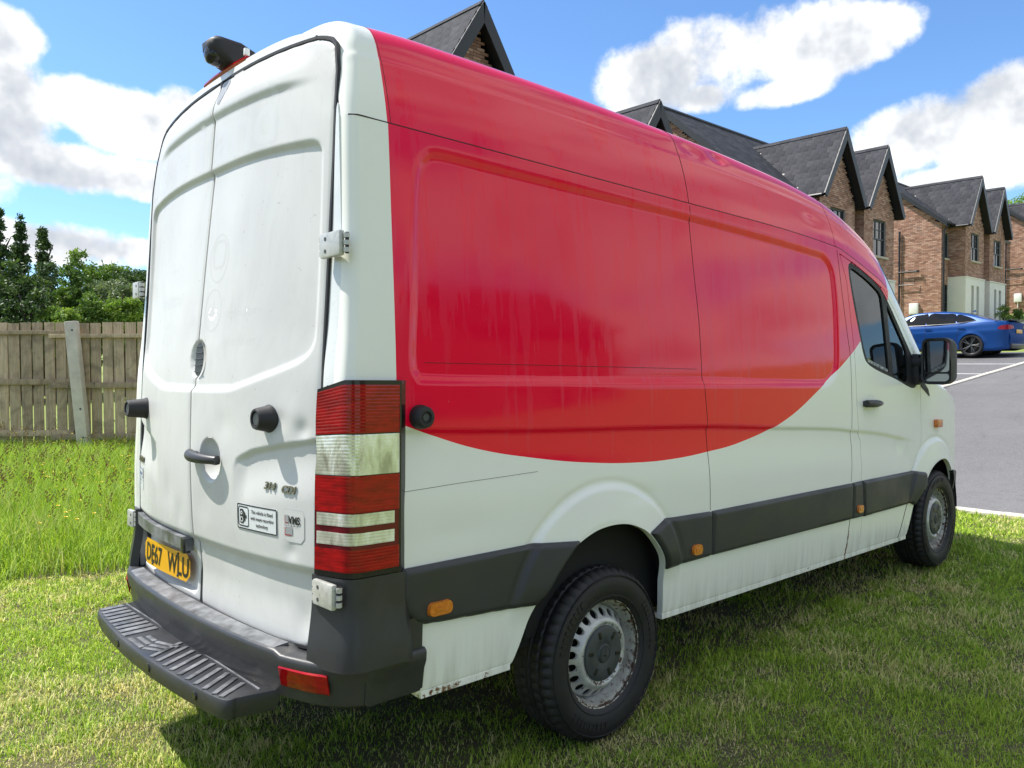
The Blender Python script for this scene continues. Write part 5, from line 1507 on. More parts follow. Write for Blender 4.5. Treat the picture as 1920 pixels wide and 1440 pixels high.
# ------------------------------------------------------------------ brick houses along the street
def shaded(name, V, F, shade, m, parent, kind=None):
    me = mesh_from(name, V, F)
    at = me.attributes.new('shade', 'FLOAT', 'POINT'); at.data.foreach_set('value', np.asarray(shade, np.float32))
    o = mkobj(name, me, m, parent)
    if kind: o['kind'] = kind
    return o
BOXF = [(0, 1, 3, 2), (4, 6, 7, 5), (0, 4, 5, 1), (2, 3, 7, 6), (0, 2, 6, 4), (1, 5, 7, 3)]
def brick_face(parent, org, u, n, W, H, poly=None, holes=(), single=False, limit=None, name='brick'):
    """running bond on a plane: org lower left, u along, n outward; mortar plane 7 mm behind the brick faces"""
    org = Vector(org); u = Vector(u); n = Vector(n)
    poly = poly or [(0, 0), (W, 0), (W, H), (0, H)]
    # mortar sheet
    us = sorted({0, W, *[h[0] for h in holes], *[h[1] for h in holes]}); vs = sorted({0, H, *[h[2] for h in holes], *[h[3] for h in holes]})
    us = np.unique(np.concatenate([us, np.linspace(0, W, 9)])); vs = np.unique(np.concatenate([vs, np.linspace(0, H, 13)]))
    U, Vg = np.meshgrid(us, vs, indexing='ij')
    k = -sd_poly(U, Vg, poly) + 1e-4
    for h in holes:
        hp = [(h[0], h[2]), (h[1], h[2]), (h[1], h[3]), (h[0], h[3])]
        k = np.minimum(k, sd_poly(U, Vg, hp) + 1e-5)
    P = np.stack([org.x + u.x * U - n.x * .007, org.y + u.y * U - n.y * .007, org.z + Vg], -1)
    v, f = skin(us, vs, P, k)
    if len(f): mkobj('wall', mesh_from('wall', v, f), M['mortar'], parent)
    # bricks
    bl, bh, pu, pv = .215, .065, .225, .075
    rows = int(H / pv) + 1; cols = int(W / pu) + 2
    C = []
    for r in range(rows):
        for c in range(cols):
            a = (c - (.5 if r % 2 else 0)) * pu; b = a + bl
            a2, b2 = max(a, 0), min(b, W); z0, z1 = r * pv, min(r * pv + bh, H)
            if b2 - a2 < .04 or z1 - z0 < .03: continue
            C.append((a2, b2, z0, z1))
    if not C: return
    A = np.array(C); cu = (A[:, 0] + A[:, 1]) / 2; cv = (A[:, 2] + A[:, 3]) / 2
    ok = sd_poly(cu, cv, poly) < -.02
    for h in holes:
        A[:, 1] = np.where((A[:, 0] < h[0]) & (A[:, 1] > h[0]) & (A[:, 3] > h[2]) & (A[:, 2] < h[3]), h[0], A[:, 1])
        A[:, 0] = np.where((A[:, 1] > h[1]) & (A[:, 0] < h[1]) & (A[:, 3] > h[2]) & (A[:, 2] < h[3]), h[1], A[:, 0])
        ok &= ~((A[:, 0] >= h[0] - 1e-6) & (A[:, 1] <= h[1] + 1e-6) & (cv > h[2]) & (cv < h[3]))
    A = A[ok & (A[:, 1] - A[:, 0] > .03)]
    if single:
        order = np.argsort(-A[:, 2])[:single]
        S = A[order]; A = np.delete(A, order, 0)
        cache = {}
        for a, b, z0, z1 in S:
            key = round(b - a, 3)
            if key not in cache:
                hx, hz = (b - a) / 2, bh / 2
                V = [(x, y, z) for x in (-hx, hx) for y in (-.007, .002) for z in (-hz, hz)]
                cache[key] = mesh_from('brick', V, BOXF)
            o = mkobj('brick', cache[key], M['brick_one'], parent)
            p = org + u * ((a + b) / 2) + Vector((0, 0, (z0 + z1) / 2)) + n * random.uniform(-.0015, .002)
            o.location = p - Vector(parent.location); o.rotation_euler = (0, 0, math.atan2(u.y, u.x))
    if len(A):
        m = len(A); dep = rng.uniform(-.0015, .002, m)
        V = np.zeros((m, 8, 3)); i = 0
        for su in (0, 1):
            for sn in (0, 1):
                for sv in (0, 1):
                    uu = A[:, su]; dd = (-.007 if sn == 0 else 0) + dep * (sn == 1); zz = A[:, 2 + sv]
                    V[:, i] = np.stack([org.x + u.x * uu + n.x * dd, org.y + u.y * uu + n.y * dd, org.z + zz], -1); i += 1
        V = V.reshape(-1, 3) - np.array(parent.location)
        F = (np.array(BOXF)[None] + 8 * np.arange(m)[:, None, None]).reshape(-1, 4).tolist()
        shaded('brickwork', V, F, np.repeat(rng.random(m), 8), M['brick'], parent, 'stuff')
def rel(o, parent):
    """meshes were written in world coordinates: hang them under the house without moving them"""
    o.matrix_parent_inverse = Matrix.Translation(Vector(parent.location)).inverted()
    return o

def window(parent, x0, x1, y, z0, z1, bars=True, name='window', sill=True):
    """sash window set back in a front wall (faces -y)"""
    mb = MB(); t = .05; yb = y + .09
    mb.box(((x0 + x1) / 2, yb, z0 + t / 2), (x1 - x0, .06, t)); mb.box(((x0 + x1) / 2, yb, z1 - t / 2), (x1 - x0, .06, t))
    mb.box((x0 + t / 2, yb, (z0 + z1) / 2), (t, .06, z1 - z0 - 2 * t)); mb.box((x1 - t / 2, yb, (z0 + z1) / 2), (t, .06, z1 - z0 - 2 * t))
    w = rel(mb.build(name, M['frame'], parent), parent)
    def sub(nm, m, c, d): 
        o = MB().box(c, d).build(nm, m, w); o.matrix_parent_inverse = Matrix.Translation(Vector(parent.location)).inverted(); o.matrix_parent_inverse = Matrix.Identity(4); return o
    zm = (z0 + z1) / 2 - .02
    if bars:
        sub('sash_bar', M['frame'], ((x0 + x1) / 2, yb - .005, zm), (x1 - x0 - 2 * t, .06, .05))
        xm = (x0 + x1) / 2
        for xx in np.linspace(x0, x1, 4)[1:-1]: sub('sash_bar', M['frame'], (xx, yb, (zm + z1) / 2 - .01), (.024, .04, z1 - zm - .06))
        sub('sash_bar', M['frame'], (xm, yb, (zm + z1) / 2), (x1 - x0 - .1, .036, .024))
        sub('sash_bar', M['frame'], (xm, yb, (zm + z0) / 2), (.03, .04, zm - z0 - .07))
    for a, b in ((z0 + t, zm), (zm, z1 - t)) if bars else ((z0 + t, z1 - t),):
        sub('pane', M['pane'], ((x0 + x1) / 2, yb + .012, (a + b) / 2), (x1 - x0 - 2 * t, .008, b - a))
    # brick reveals
    mb = MB()
    for xx, s in ((x0, 1), (x1, -1)): mb.add([(xx, y - .004, z0), (xx, y + .1, z0), (xx, y + .1, z1), (xx, y - .004, z1)], [(0, 1, 2, 3)])
    mb.add([(x0, y - .004, z1), (x1, y - .004, z1), (x1, y + .1, z1), (x0, y + .1, z1)], [(0, 1, 2, 3)])
    o = mb.build('reveal', M['mortar'], w); 
    if sill:
        MB().box(((x0 + x1) / 2, y - .02, z0 - .045), (x1 - x0 + .22, .16, .09), bev=.01).build('window_sill', M['sill'], w)
    return w

TILE_MESH = {}
def tile_mesh(w, l):
    key = (round(w, 3), round(l, 3))
    if key not in TILE_MESH:
        mb = MB().box((0, 0, 0), (w - .004, l + .03, .022), bev=.004)
        TILE_MESH[key] = mb.mesh('roof_tile', 35)
    return TILE_MESH[key]
def slope_tiles(parent, ridge_a, ridge_b, eave_a, gauge=.30, tw=.33, single=True, back_clip=None):
    """tiles on a slope: ridge from a (front) to b, eave_a below ridge_a"""
    ra, rb, ea = Vector(ridge_a), Vector(ridge_b), Vector(eave_a)
    du = rb - ra; L = du.length; du /= L; dv = ea - ra; Hs = dv.length; dv /= Hs
    nrm = du.cross(dv).normalized()
    if nrm.z < 0: nrm = -nrm
    rows = int(round(Hs / gauge)); cols = int(round(L / tw)); g = Hs / rows; w = L / cols
    rotm = Matrix((( du.x, -dv.x, nrm.x), (du.y, -dv.y, nrm.y), (du.z, -dv.z, nrm.z)))
    tilt = Matrix.Rotation(.085, 3, 'X')
    V = []; sh = []
    for r in range(rows):
        for c in range(cols + (r % 2)):
            uo = (c + .5 - (.5 if r % 2 else 0)) * w; ww = w
            if r % 2 and c == 0: uo, ww = w * .25, w * .5
            if r % 2 and c == cols: uo, ww = L - w * .25, w * .5
            p = ra + du * uo + dv * ((r + .5) * g) + nrm * .018
            if back_clip is not None and back_clip(p): continue
            if single:
                o = mkobj('roof_tile', tile_mesh(ww, g), M['tile'], parent)
                mt = (rotm @ tilt).to_4x4(); mt.translation = p - Vector(parent.location)
                o.matrix_local = mt
            else:
                q = rotm @ tilt
                for x in (-ww / 2 + .003, ww / 2 - .003):
                    for y in (-(g + .03) / 2, (g + .03) / 2):
                        for z in (-.011, .011): V.append(tuple(p + q @ Vector((x, y, z)) - Vector(parent.location)))
                sh += [random.random()] * 8
    if not single and V:
        F = (np.array(BOXF)[None] + 8 * np.arange(len(V) // 8)[:, None, None]).reshape(-1, 4).tolist()
        shaded('roof_tiling', V, F, sh, M['tile_mass'], parent, 'stuff')
def flat(parent, name, pts, m, th=None):
    o = MB().add(pts, [tuple(range(len(pts)))]).build(name, m, parent)
    return rel(o, parent)

def gable_unit(h, xc, w, yf, z0, proj=.85, peak=7.85, eave=5.3, back=5.2, bay=2.45, tiles=True, single_bricks=0, win=True, bay_holes=True, roof_y=None):
    hw = w / 2; yb = yf + proj
    hp = peak - .30; 
    zb = z0 + bay
    # brick front: wall outline up to the gable
    gh = hp - bay; eh = eave - bay - .1
    poly = [(0, 0), (w, 0), (w, eh), (hw, gh - .02), (0, eh)]
    hole = (hw - .62, hw + .62, 3.42 - bay, 4.90 - bay)
    holes = [hole] if win else []
    # house local pieces are written in world space and hung under the house
    brick_face(h, (xc - hw, yf, zb), (1, 0, 0), (0, -1, 0), w, gh, poly, holes, single_bricks)
    brick_face(h, (xc - hw, yb + .0, zb), (0, -1, 0), (-1, 0, 0), proj, eh)
    brick_face(h, (xc + hw, yf, zb), (0, 1, 0), (1, 0, 0), proj, eh)
    if win: window(h, xc - .62, xc + .62, yf, z0 + 3.42, z0 + 4.90)
    # rendered bay
    mb = MB(); th = .05
    x0, x1 = xc - hw - th, xc + hw + th; y0 = yf - th
    slots = [(xc - .62, xc - .22), (xc + .22, xc + .62)] if bay_holes else []
    edges = [x0] + [e for s in slots for e in s] + [x1]
    for i in range(0, len(edges), 2): mb.add([(edges[i], y0, z0 - .5), (edges[i + 1], y0, z0 - .5), (edges[i + 1], y0, zb), (edges[i], y0, zb)], [(0, 1, 2, 3)])
    for s in slots:
        mb.add([(s[0], y0, z0 - .5), (s[1], y0, z0 - .5), (s[1], y0, z0 + .2), (s[0], y0, z0 + .2)], [(0, 1, 2, 3)])
        mb.add([(s[0], y0, zb - .38), (s[1], y0, zb - .38), (s[1], y0, zb), (s[0], y0, zb)], [(0, 1, 2, 3)])
        for xx in s: mb.add([(xx, y0, z0 + .2), (xx, y0 + .16, z0 + .2), (xx, y0 + .16, zb - .38), (xx, y0, zb - .38)], [(0, 1, 2, 3)])
        mb.add([(s[0], y0, zb - .38), (s[1], y0, zb - .38), (s[1], y0 + .16, zb - .38), (s[0], y0 + .16, zb - .38)], [(0, 1, 2, 3)])
    mb.add([(x0, yb, z0 - .5), (x0, y0, z0 - .5), (x0, y0, zb), (x0, yb, zb)], [(0, 1, 2, 3)]); mb.add([(x1, y0, z0 - .5), (x1, yb, z0 - .5), (x1, yb, zb), (x1, y0, zb)], [(0, 1, 2, 3)])
    by = rel(mb.build('rendered_bay', M['render'], h), h)
    MB().box((xc, (y0 + yb) / 2 - .02, zb + .03), (w + 2 * th + .06, proj + th + .04, .06), bev=.01).build('bay_coping', M['render'], by)
    for s in slots: MB().box(((s[0] + s[1]) / 2, y0 + .15, (z0 + zb) / 2 - .1), (s[1] - s[0], .02, bay - .5)).build('bay_pane', M['pane'], by)
    # roof
    oh = .30; yfr = yf - .34; zr = z0 + peak; ze = z0 + eave - .10
    k = (zr - ze) / (hw + oh)
    L = (xc - hw - oh, xc + hw + oh)
    ybk = yf + back
    for s, xe in ((-1, L[0]), (1, L[1])):
        o = flat(h, 'roof_deck', [(xc, yfr, zr), (xe, yfr, ze), (xe, ybk, ze), (xc, ybk, zr)], M['barge'])
        slope_tiles(h, (xc + s * .02, yfr + .02, zr), (xc + s * .02, ybk, zr), (xe, yfr + .02, ze), single=(tiles and s < 0), back_clip=roof_y)
        # bargeboard and soffit
        t = .24
        mb = MB(); d = Vector((xe - xc, 0, ze - zr)).normalized(); nn = Vector((-d.z, 0, d.x)); nn = nn if nn.z < 0 else -nn
        A = Vector((xc, 0, zr)) - nn * .03; Bq = Vector((xe, 0, ze)) - nn * .03
        pts = [A, Bq, Bq + nn * t, Vector((xc, 0, zr - t / max(.2, abs(nn.z))))]
        mb.prism([(p.x, p.z) for p in pts], lambda p: (p[0], yfr - .025, p[1]), lambda p: (p[0], yfr + .02, p[1]))
        rel(mb.build('bargeboard', M['barge'], h), h)
        mb = MB().add([(xc, yfr, zr - .20), (xe, yfr, ze - .20 + .1), (xe, yf + .02, ze - .1), (xc, yf + .02, zr - .20)], [(0, 1, 2, 3)])
        rel(mb.build('soffit', M['barge'], h), h)
        mb = MB().tube([(xe - s * .0, yfr + .1, ze - .02), (xe - s * .0, yb + .3, ze - .02)], .06, 8); rel(mb.build('gutter', M['pipe'], h), h)
    n = int((ybk - yfr) / .45)
    for i in range(n):
        y = yfr + (i + .5) * .45
        if roof_y is not None and roof_y(Vector((xc, y, zr))): continue
        mb = MB().prism([(-.13, -.10), (0, .045), (.13, -.10), (.10, -.10), (0, .01), (-.10, -.10)], lambda p: (p[0], -.218, p[1]), lambda p: (p[0], .218, p[1]))
        if 'ridge' not in TILE_MESH: TILE_MESH['ridge'] = mb.mesh('ridge_tile')
        o = mkobj('ridge_tile', TILE_MESH['ridge'], M['tile'], h); o.location = Vector((xc, y, zr + .035)) - Vector(h.location)

def house(name, label, x0, x1, yw, z0, units, eave=5.3, ridge_y=3.3, ridge_z=8.5, side_detail=True, tile_single=False, gp=None):
    h = empty(name, ((x0 + x1) / 2, yw + 4, z0), 0, label, 'house', gp)
    ry, rz = yw + ridge_y, z0 + ridge_z
    kslope = (ridge_z - eave) / (ridge_y + .35)
    # side gable facing the camera
    D = 2 * ridge_y
    poly = [(0, 0), (D, 0), (D, eave), (D / 2, ridge_z - .25), (0, eave)]
    brick_face(h, (x0, yw + D, z0 - .3), (0, -1, 0), (-1, 0, 0), D, ridge_z + .3, [(a, b + .3) for a, b in poly[:0]] + [(0, 0), (D, 0), (D, eave + .35), (D / 2, ridge_z + .05), (0, eave + .35)])
    # front wall
    wins = []
    us = sorted(u['xc'] for u in units)
    first = min(u['xc'] - u['w'] / 2 for u in units)
    if first - x0 > .8:
        cx = (x0 + first) / 2 + .1; wins = [(cx - .42, cx + .42, 3.5, 4.85), (cx - .42, cx + .42, .25, 2.1)]
    brick_face(h, (x0, yw, z0 - .3), (1, 0, 0), (0, -1, 0), x1 - x0, eave + .3, None, [(a - x0, b - x0, c + .3, d + .3) for a, b, c, d in wins])
    for a, b, c, d in wins: window(h, a, b, yw, z0 + c, z0 + d, bars=True, sill=c > 1)
    flat(h, 'back_wall', [(x1, yw, z0 - .3), (x1, yw + D, z0 - .3), (x1, yw + D, z0 + eave), (x1, ry, rz), (x1, yw, z0 + eave)], M['brick'])
    # main roof
    xa, xb = x0 - .25, x1 + .25
    ef = (yw - .35, z0 + eave - .0)
    for ye, s in ((yw - .35, -1), (yw + D + .35, 1)):
        flat(h, 'roof_deck', [(xa, ry, rz), (xb, ry, rz), (xb, ye, ef[1]), (xa, ye, ef[1])], M['barge'])
    slope_tiles(h, (xa, ry - .02, rz), (xb, ry - .02, rz), (xa, yw - .35, ef[1]), single=False)
    mb = MB().prism([(xa - .02, 0)], lambda p: p, lambda p: p) if False else MB()
    for ye in (yw - .35, yw + D + .35):
        mb.add([(xa - .02, ry, rz + .04), (xa - .02, ye, ef[1] + .04), (xa - .02, ye, ef[1] - .22), (xa - .02, ry, rz - .22), (xa + .03, ry, rz + .04), (xa + .03, ye, ef[1] + .04), (xa + .03, ye, ef[1] - .22), (xa + .03, ry, rz - .22)],
               [(0, 1, 2, 3), (7, 6, 5, 4), (0, 4, 5, 1), (3, 2, 6, 7), (1, 5, 6, 2)])
    rel(mb.build('verge_board', M['barge'], h), h)
    mb = MB().tube([(xa, yw - .38, ef[1] - .03), (xb, yw - .38, ef[1] - .03)], .06, 8); rel(mb.build('gutter', M['pipe'], h), h)
    mb = MB().tube([(x0 + .06, yw - .10, z0 + .1), (x0 + .06, yw - .10, z0 + eave - .35), (x0 + .06, yw - .36, z0 + eave - .1)], .05, 8); rel(mb.build('downpipe', M['pipe'], h), h)
    mb = MB().tube([(xa, ry, rz + .05), (xb, ry, rz + .05)], .09, 6); rel(mb.build('roof_ridge', M['barge'], h), h)
    rk = (rz - ef[1]) / (ry - (yw - .35))
    clip = lambda p: p.z < ef[1] + (p.y - (yw - .35)) * rk - .02
    for u in units: gable_unit(h, z0=z0, roof_y=clip, **u)
    return h

house('brick_house', 'brick house whose steep black gable rises behind the van roof', 7.0, 14.0, 11.8, .42,
      [dict(xc=9.35, w=3.2, yf=10.9, peak=9.15, eave=6.3, proj=.9, single_bricks=280)], eave=6.0, ridge_z=8.0)
house('brick_house', 'brick house mostly hidden by the van, small gable tip over its roof', 13.7, 20.5, 11.8, .95,
      [dict(xc=15.85, w=3.0, yf=10.9, peak=7.85, tiles=False)], ridge_z=7.4)
hA = house('brick_house', 'brick house with two steep front gables right behind the van cab', 22.8, 33.2, 11.8, 2.45,
      [dict(xc=27.5, w=2.95, yf=10.9, peak=7.88), dict(xc=31.3, w=2.95, yf=10.9, peak=7.88)], ridge_z=8.72, ridge_y=3.7)
hB = house('brick_house', 'brick house with cream rendered bays behind the blue car', 43.3, 53.5, 12.6, 3.53,
      [dict(xc=45.77, w=2.95, yf=11.75, peak=7.95), dict(xc=49.6, w=2.7, yf=11.75, peak=7.9)], ridge_z=8.45, ridge_y=3.6)
hC = house('brick_house', 'farthest brick house at the right edge of the street', 62.0, 73.0, 12.6, 5.1,
      [dict(xc=65.0, w=2.95, yf=11.75, peak=7.9, tiles=False)], ridge_z=8.3, ridge_y=3.6)
# houses across the street, seen only as reflections in the flank of the van
for i, (x, w) in enumerate(((6.0, 8.0), (24.0, 9.0), (-20.0, 9.0))):
    o = MB(); y0 = -24.0; z0 = zg1(x)
    h = empty('street_house', (x, y0, z0), 0, ('brick house across the road opposite the van', 'brick house across the road farther up the hill', 'brick house across the road behind the photographer')[i], 'house')
    MB().add([(-w / 2, 0, -.5), (w / 2, 0, -.5), (w / 2, 0, 5.2), (-w / 2, 0, 5.2), (-w / 2, -8, -.5), (w / 2, -8, -.5), (w / 2, -8, 5.2), (-w / 2, -8, 5.2), (-w / 2, -4, 8.4), (w / 2, -4, 8.4)],
             [(0, 1, 2, 3), (5, 4, 7, 6), (0, 3, 8, 7, 4), (1, 5, 6, 9, 2)]).build('wall', M['brick'], h)
    MB().add([(-w / 2 - .3, .4, 5.0), (w / 2 + .3, .4, 5.0), (w / 2 + .3, -4, 8.5), (-w / 2 - .3, -4, 8.5), (-w / 2 - .3, -8.4, 5.0), (w / 2 + .3, -8.4, 5.0)], [(0, 1, 2, 3), (3, 2, 5, 4)]).build('roof', M['tile_mass'], h)
    for xx in (-2.4, 2.2):
        for zz in (1.0, 3.6): MB().box((xx, .03, zz + .6), (1.2, .08, 1.3)).build('window', M['pane'], h)
    MB().box((0, .03, 1.05), (1.0, .08, 2.1)).build('door', M['frame'], h)

# pipes, lamp arms and meter boxes on the side walls
def wall_bits(x, yv, z0, lab):
    """soil pipe with two bracket arms on a side wall, and a meter box"""
    p = MB().tube([(0, 0, .1), (0, 0, 5.1)], .055, 8)
    o = p.build('soil_pipe', M['pipe']); o.location = (x - .10, yv, z0); tag(o, lab[0], 'pipe')
    arm = MB().tube([(0, 0, 0), (0, -1.02, 0)], .05, 8).build('pipe_arm', M['pipe'], o); arm.location = (-.06, 0, 2.85)
    MB().tube([(0, -1.0, -.06), (0, -1.0, .06)], .075, 8).build('pipe_elbow', M['pipe'], arm)
    arm = MB().tube([(0, 0, 0), (0, -.85, 0), (0, -.85, .30)], .022, 6).build('bracket_bar', M['pipe'], o); arm.location = (-.06, 0, 2.15)
    for z in (.5, 2.2, 3.4, 4.7): MB().lathe([(.055, -.03), (.072, -.03), (.072, .03), (.055, .03)], 10, 'z', (0, 0, z)).build('pipe_collar', M['pipe'], o)
    b = MB().box((0, 0, 0), (.16, .46, .60), bev=.012).build('meter_box', M['meter']); b.location = (x - .085, yv - .78, z0 + .83); tag(b, lab[1], 'meter box')
    MB().box((-.084, 0, 0), (.012, .38, .52), bev=.004).build('box_lid', M['meter'], b)
    MB().tube([(-.02, .0, -.30), (-.02, 0, -.80)], .025, 6).build('supply_pipe', M['meter'], b)
wall_bits(43.3, 14.72, 3.53, ('tall black soil pipe with a side arm on the brick wall above the blue car', 'white meter box on the brick wall left of the blue car'))
wall_bits(62.0, 14.7, 5.1, ('black soil pipe on the farthest brick wall', 'white meter box on the farthest brick wall'))

# ------------------------------------------------------------------ blue saloon car in the bay (nose to +y, its left flank faces the camera)
CAR = empty('parked_car', (24.95, 6.50, zg1(24.9, 6)), math.pi / 2, 'blue saloon car with black wheels parked nose in, beyond the wing mirror', 'car')
CAR.rotation_euler = (0, 0, math.pi / 2 - .02)
# car frame: x forward (nose), y left, z up; world y = car x
def build_car():
    L0, L1 = -2.34, 2.36
    RW, FW = -1.37, 1.48
    bx = [-2.34, -2.28, -2.1, -1.7, -1.0, 0, 1.0, 1.5, 1.9, 2.2, 2.36]
    belt = lambda x: pch(x, [-2.34, -2.2, -1.8, -1.2, -.4, .6, 1.2, 1.8, 2.15, 2.36], [.98, 1.03, 1.02, .99, .965, .94, .93, .86, .76, .60])
    half = lambda x: pch(x, [-2.34, -2.25, -2.0, -1.4, 0, 1.2, 1.8, 2.15, 2.36], [.70, .80, .885, .915, .912, .91, .885, .80, .60])
    deck = lambda x: pch(x, [-2.34, -2.2, -1.9, -1.5, -1, 1.0, 1.5, 2.0, 2.36], [1.0, 1.07, 1.07, 1.06, 1.02, 1.0, .98, .86, .62])
    xs = np.linspace(L0, L1, 150)
    for s in (1, -1):
        vs = np.linspace(0, 1, 44); X, V = np.meshgrid(xs, vs, indexing='ij')
        zb = .17 + .05 * sstep(-2.0, -2.34, X) + .03 * sstep(2.0, 2.36, X)
        Z = zb + V * (belt(X) - zb)
        prof = pch(V, [0, .08, .25, .5, .70, .78, .9, 1], [.93, .965, .97, .985, 1.0, .985, .965, .93])
        d = 0 * X
        for c in (RW, FW):
            r = np.hypot(X - c, Z - .335); d += .022 * (1 - sstep(.36, .44, r)) * sstep(.30, .45, Z)
        Y = half(X) * prof + d - .012 * np.exp(-((Z - .42) / .08) ** 2) * (np.abs(X) < 1.0)
        k = np.minimum(np.hypot(X - RW, Z - .335) - .345, np.hypot(X - FW, Z - .335) - .345)
        k = np.minimum(k, np.where(Z < .25, 1, 1))
        v, f = skin(xs, vs, np.stack([X, s * Y, Z], -1), k, flip=s > 0, rim=lambda P, s=s: P - np.array([0, s * .06, 0]))
        mkobj('body_side', mesh_from('body_side', v, f, 40), M['car_blue'], CAR)
        # bonnet and boot half
        ts = np.linspace(0, 1, 16); X, T = np.meshgrid(xs, ts, indexing='ij')
        Y = half(X) * .93 * (1 - T); Z = belt(X) + (deck(X) - belt(X)) * np.sin(T * math.pi / 2) ** .7
        v, f = skin(xs, ts, np.stack([X, s * Y, Z], -1), flip=s > 0)
        mkobj('body_deck', mesh_from('body_deck', v, f, 50), M['car_blue'], CAR)
        # greenhouse
        gx = np.linspace(-1.98, 1.05, 90)
        roofz = pch(gx, [-1.98, -1.7, -1.2, -.7, -.2, .3, .6, .85, 1.05], [1.06, 1.13, 1.30, 1.40, 1.43, 1.41, 1.33, 1.15, .99])
        ts = np.linspace(0, 1, 26)
        X, T = np.meshgrid(gx, ts, indexing='ij'); RZ = np.interp(X, gx, roofz); BZ = belt(X) - .01
        hwid = half(X) * .92
        top = .62 + 0 * X
        Yv = hwid + (top * .98 - hwid) * np.clip(T / .72, 0, 1) ** 1.15 * np.clip((RZ - BZ) / .45, 0, 1)
        Yv = np.where(T > .72, Yv * np.cos((T - .72) / .28 * math.pi / 2) ** .8, Yv)
        Zv = BZ + (RZ - BZ) * np.where(T < .72, T / .72 * .86, .86 + .14 * np.sin((T - .72) / .28 * math.pi / 2))
        v, f = skin(gx, ts, np.stack([X, s * Yv, Zv], -1), flip=s > 0)
        mkobj('roof', mesh_from('roof', v, f, 55), M['car_blue'], CAR)
        # side glass laid 4 mm proud
        def pane(name, poly):
            px = np.linspace(min(p[0] for p in poly) - .02, max(p[0] for p in poly) + .02, 50); pz = np.linspace(.9, 1.42, 40)
            PX, PZ = np.meshgrid(px, pz, indexing='ij'); rz_ = np.interp(PX, gx, roofz); bz_ = belt(PX) - .01
            tt = np.clip((PZ - bz_) / (rz_ - bz_ + 1e-6) / .86, 0, 1.15); hw_ = half(PX) * .92
            yy = hw_ + (.62 * .98 - hw_) * tt ** 1.15 * np.clip((rz_ - bz_) / .45, 0, 1)
            v, f = skin(px, pz, np.stack([PX, s * (yy + .014), PZ], -1), -sd_poly(PX, PZ, poly), flip=s > 0)
            return mkobj(name, mesh_from(name, v, f, 60), M['car_glass'], CAR)
        pane('window', smooth_poly([(.72, 1.0), (.80, .975), (.0, .985), (-.02, 1.0), (-.06, 1.33), (.1, 1.335), (.38, 1.30), (.60, 1.15)], 3))
        pane('window', smooth_poly([(-.08, .99), (-.86, 1.02), (-.90, 1.05), (-.86, 1.30), (-.5, 1.33), (-.12, 1.335)], 3))
        pane('window', smooth_poly([(-.94, 1.05), (-1.40, 1.09), (-1.44, 1.11), (-1.22, 1.215), (-.92, 1.29)], 3))
        mb = MB().tube([(.80, s * (.84), .965), (0, s * .865, .975), (-.9, s * .855, 1.005), (-1.48, s * .80, 1.075)], .010, 6); mb.build('window_trim', M['car_black'], CAR)
        for hx in (-.02, -.98): MB().box((hx - .12, s * .925, .86), (.20, .022, .035), bev=.01).build('door_handle', M['car_blue'], CAR)
        for jx in (.95, -.05, -.98):
            zz = np.linspace(.30, float(belt(jx)) - .01, 10)
            MB().tube([(jx - (.10 * (z - .5) if jx < -.5 else 0), s * (float(half(jx)) * float(pch((z - .17) / (float(belt(jx)) - .17), [0, .08, .25, .5, .70, .78, .9, 1], [.93, .965, .97, .985, 1.0, .985, .965, .93])) + .001), z) for z in zz], .004, 5).build('door_joint', M['gap'], CAR)
        mi = MB().box((.66, s * 1.0, 1.04), (.14, .20, .13), bev=.045).build('door_mirror', M['car_black'], CAR, 60)
        MB().box((-.10, s * .905, .20), (2.1, .05, .06), bev=.02).build('side_skirt', M['car_black'], CAR)
        # tail lamp
        lam = MB(); pts = [(-2.10, .885, .88), (-2.10, .895, .80), (-2.26, .82, .79), (-2.345, .70, .80), (-2.37, .45, .82), (-2.37, .45, .90), (-2.335, .72, .93), (-2.26, .80, .92)]
        for i, (a, b) in enumerate(((0.012, 0), )): pass
        lo = [(-2.08, .898, .81), (-2.20, .868, .79), (-2.30, .79, .79), (-2.352, .69, .80), (-2.372, .45, .825)]
        hi = [(-2.12, .890, .885), (-2.20, .855, .915), (-2.29, .775, .925), (-2.345, .68, .925), (-2.368, .45, .90)]
        n = len(lo)
        lam.add([(a, s * (b + .006), c) for a, b, c in lo] + [(a, s * (b + .006), c) for a, b, c in hi], [(i, i + 1, n + i + 1, n + i) for i in range(n - 1)])
        lam.build('tail_lamp', M['lens_red'], CAR)
        for c in (RW, FW):
            w = bpy.data.objects.new('wheel', None); COL.objects.link(w); w.parent = CAR; w.location = (c, s * .80, .335)
            if s > 0: w.rotation_euler = (0, 0, math.pi)
            if 'ctyre' not in WHEEL:
                WHEEL['ctyre'] = MB().lathe([(.245, -.10), (.262, -.112), (.30, -.115), (.325, -.105), (.336, -.08), (.337, .08), (.325, .105), (.245, .10)], 60, 'y').mesh('tyre', 40)
                mb = MB().lathe([(.245, -.10), (.252, -.108), (.240, -.10), (.232, -.06), (.228, .08), (0, .085)], 48, 'y'); WHEEL['crim'] = mb.mesh('rim', 50)
                mb = MB()
                for q in range(5):
                    for dq in (-.16, .16):
                        a = 2 * math.pi * q / 5
                        mb.tube([(.03 * math.cos(a), -.085, .03 * math.sin(a)), (.13 * math.cos(a + dq * .7), -.095, .13 * math.sin(a + dq * .7)), (.240 * math.cos(a + dq), -.098, .240 * math.sin(a + dq))], [.02, .014, .012], 6)
                mb.lathe([(0, -.105), (.03, -.105), (.04, -.09), (.045, -.07)], 16, 'y'); WHEEL['cspoke'] = mb.mesh('spokes', 50)
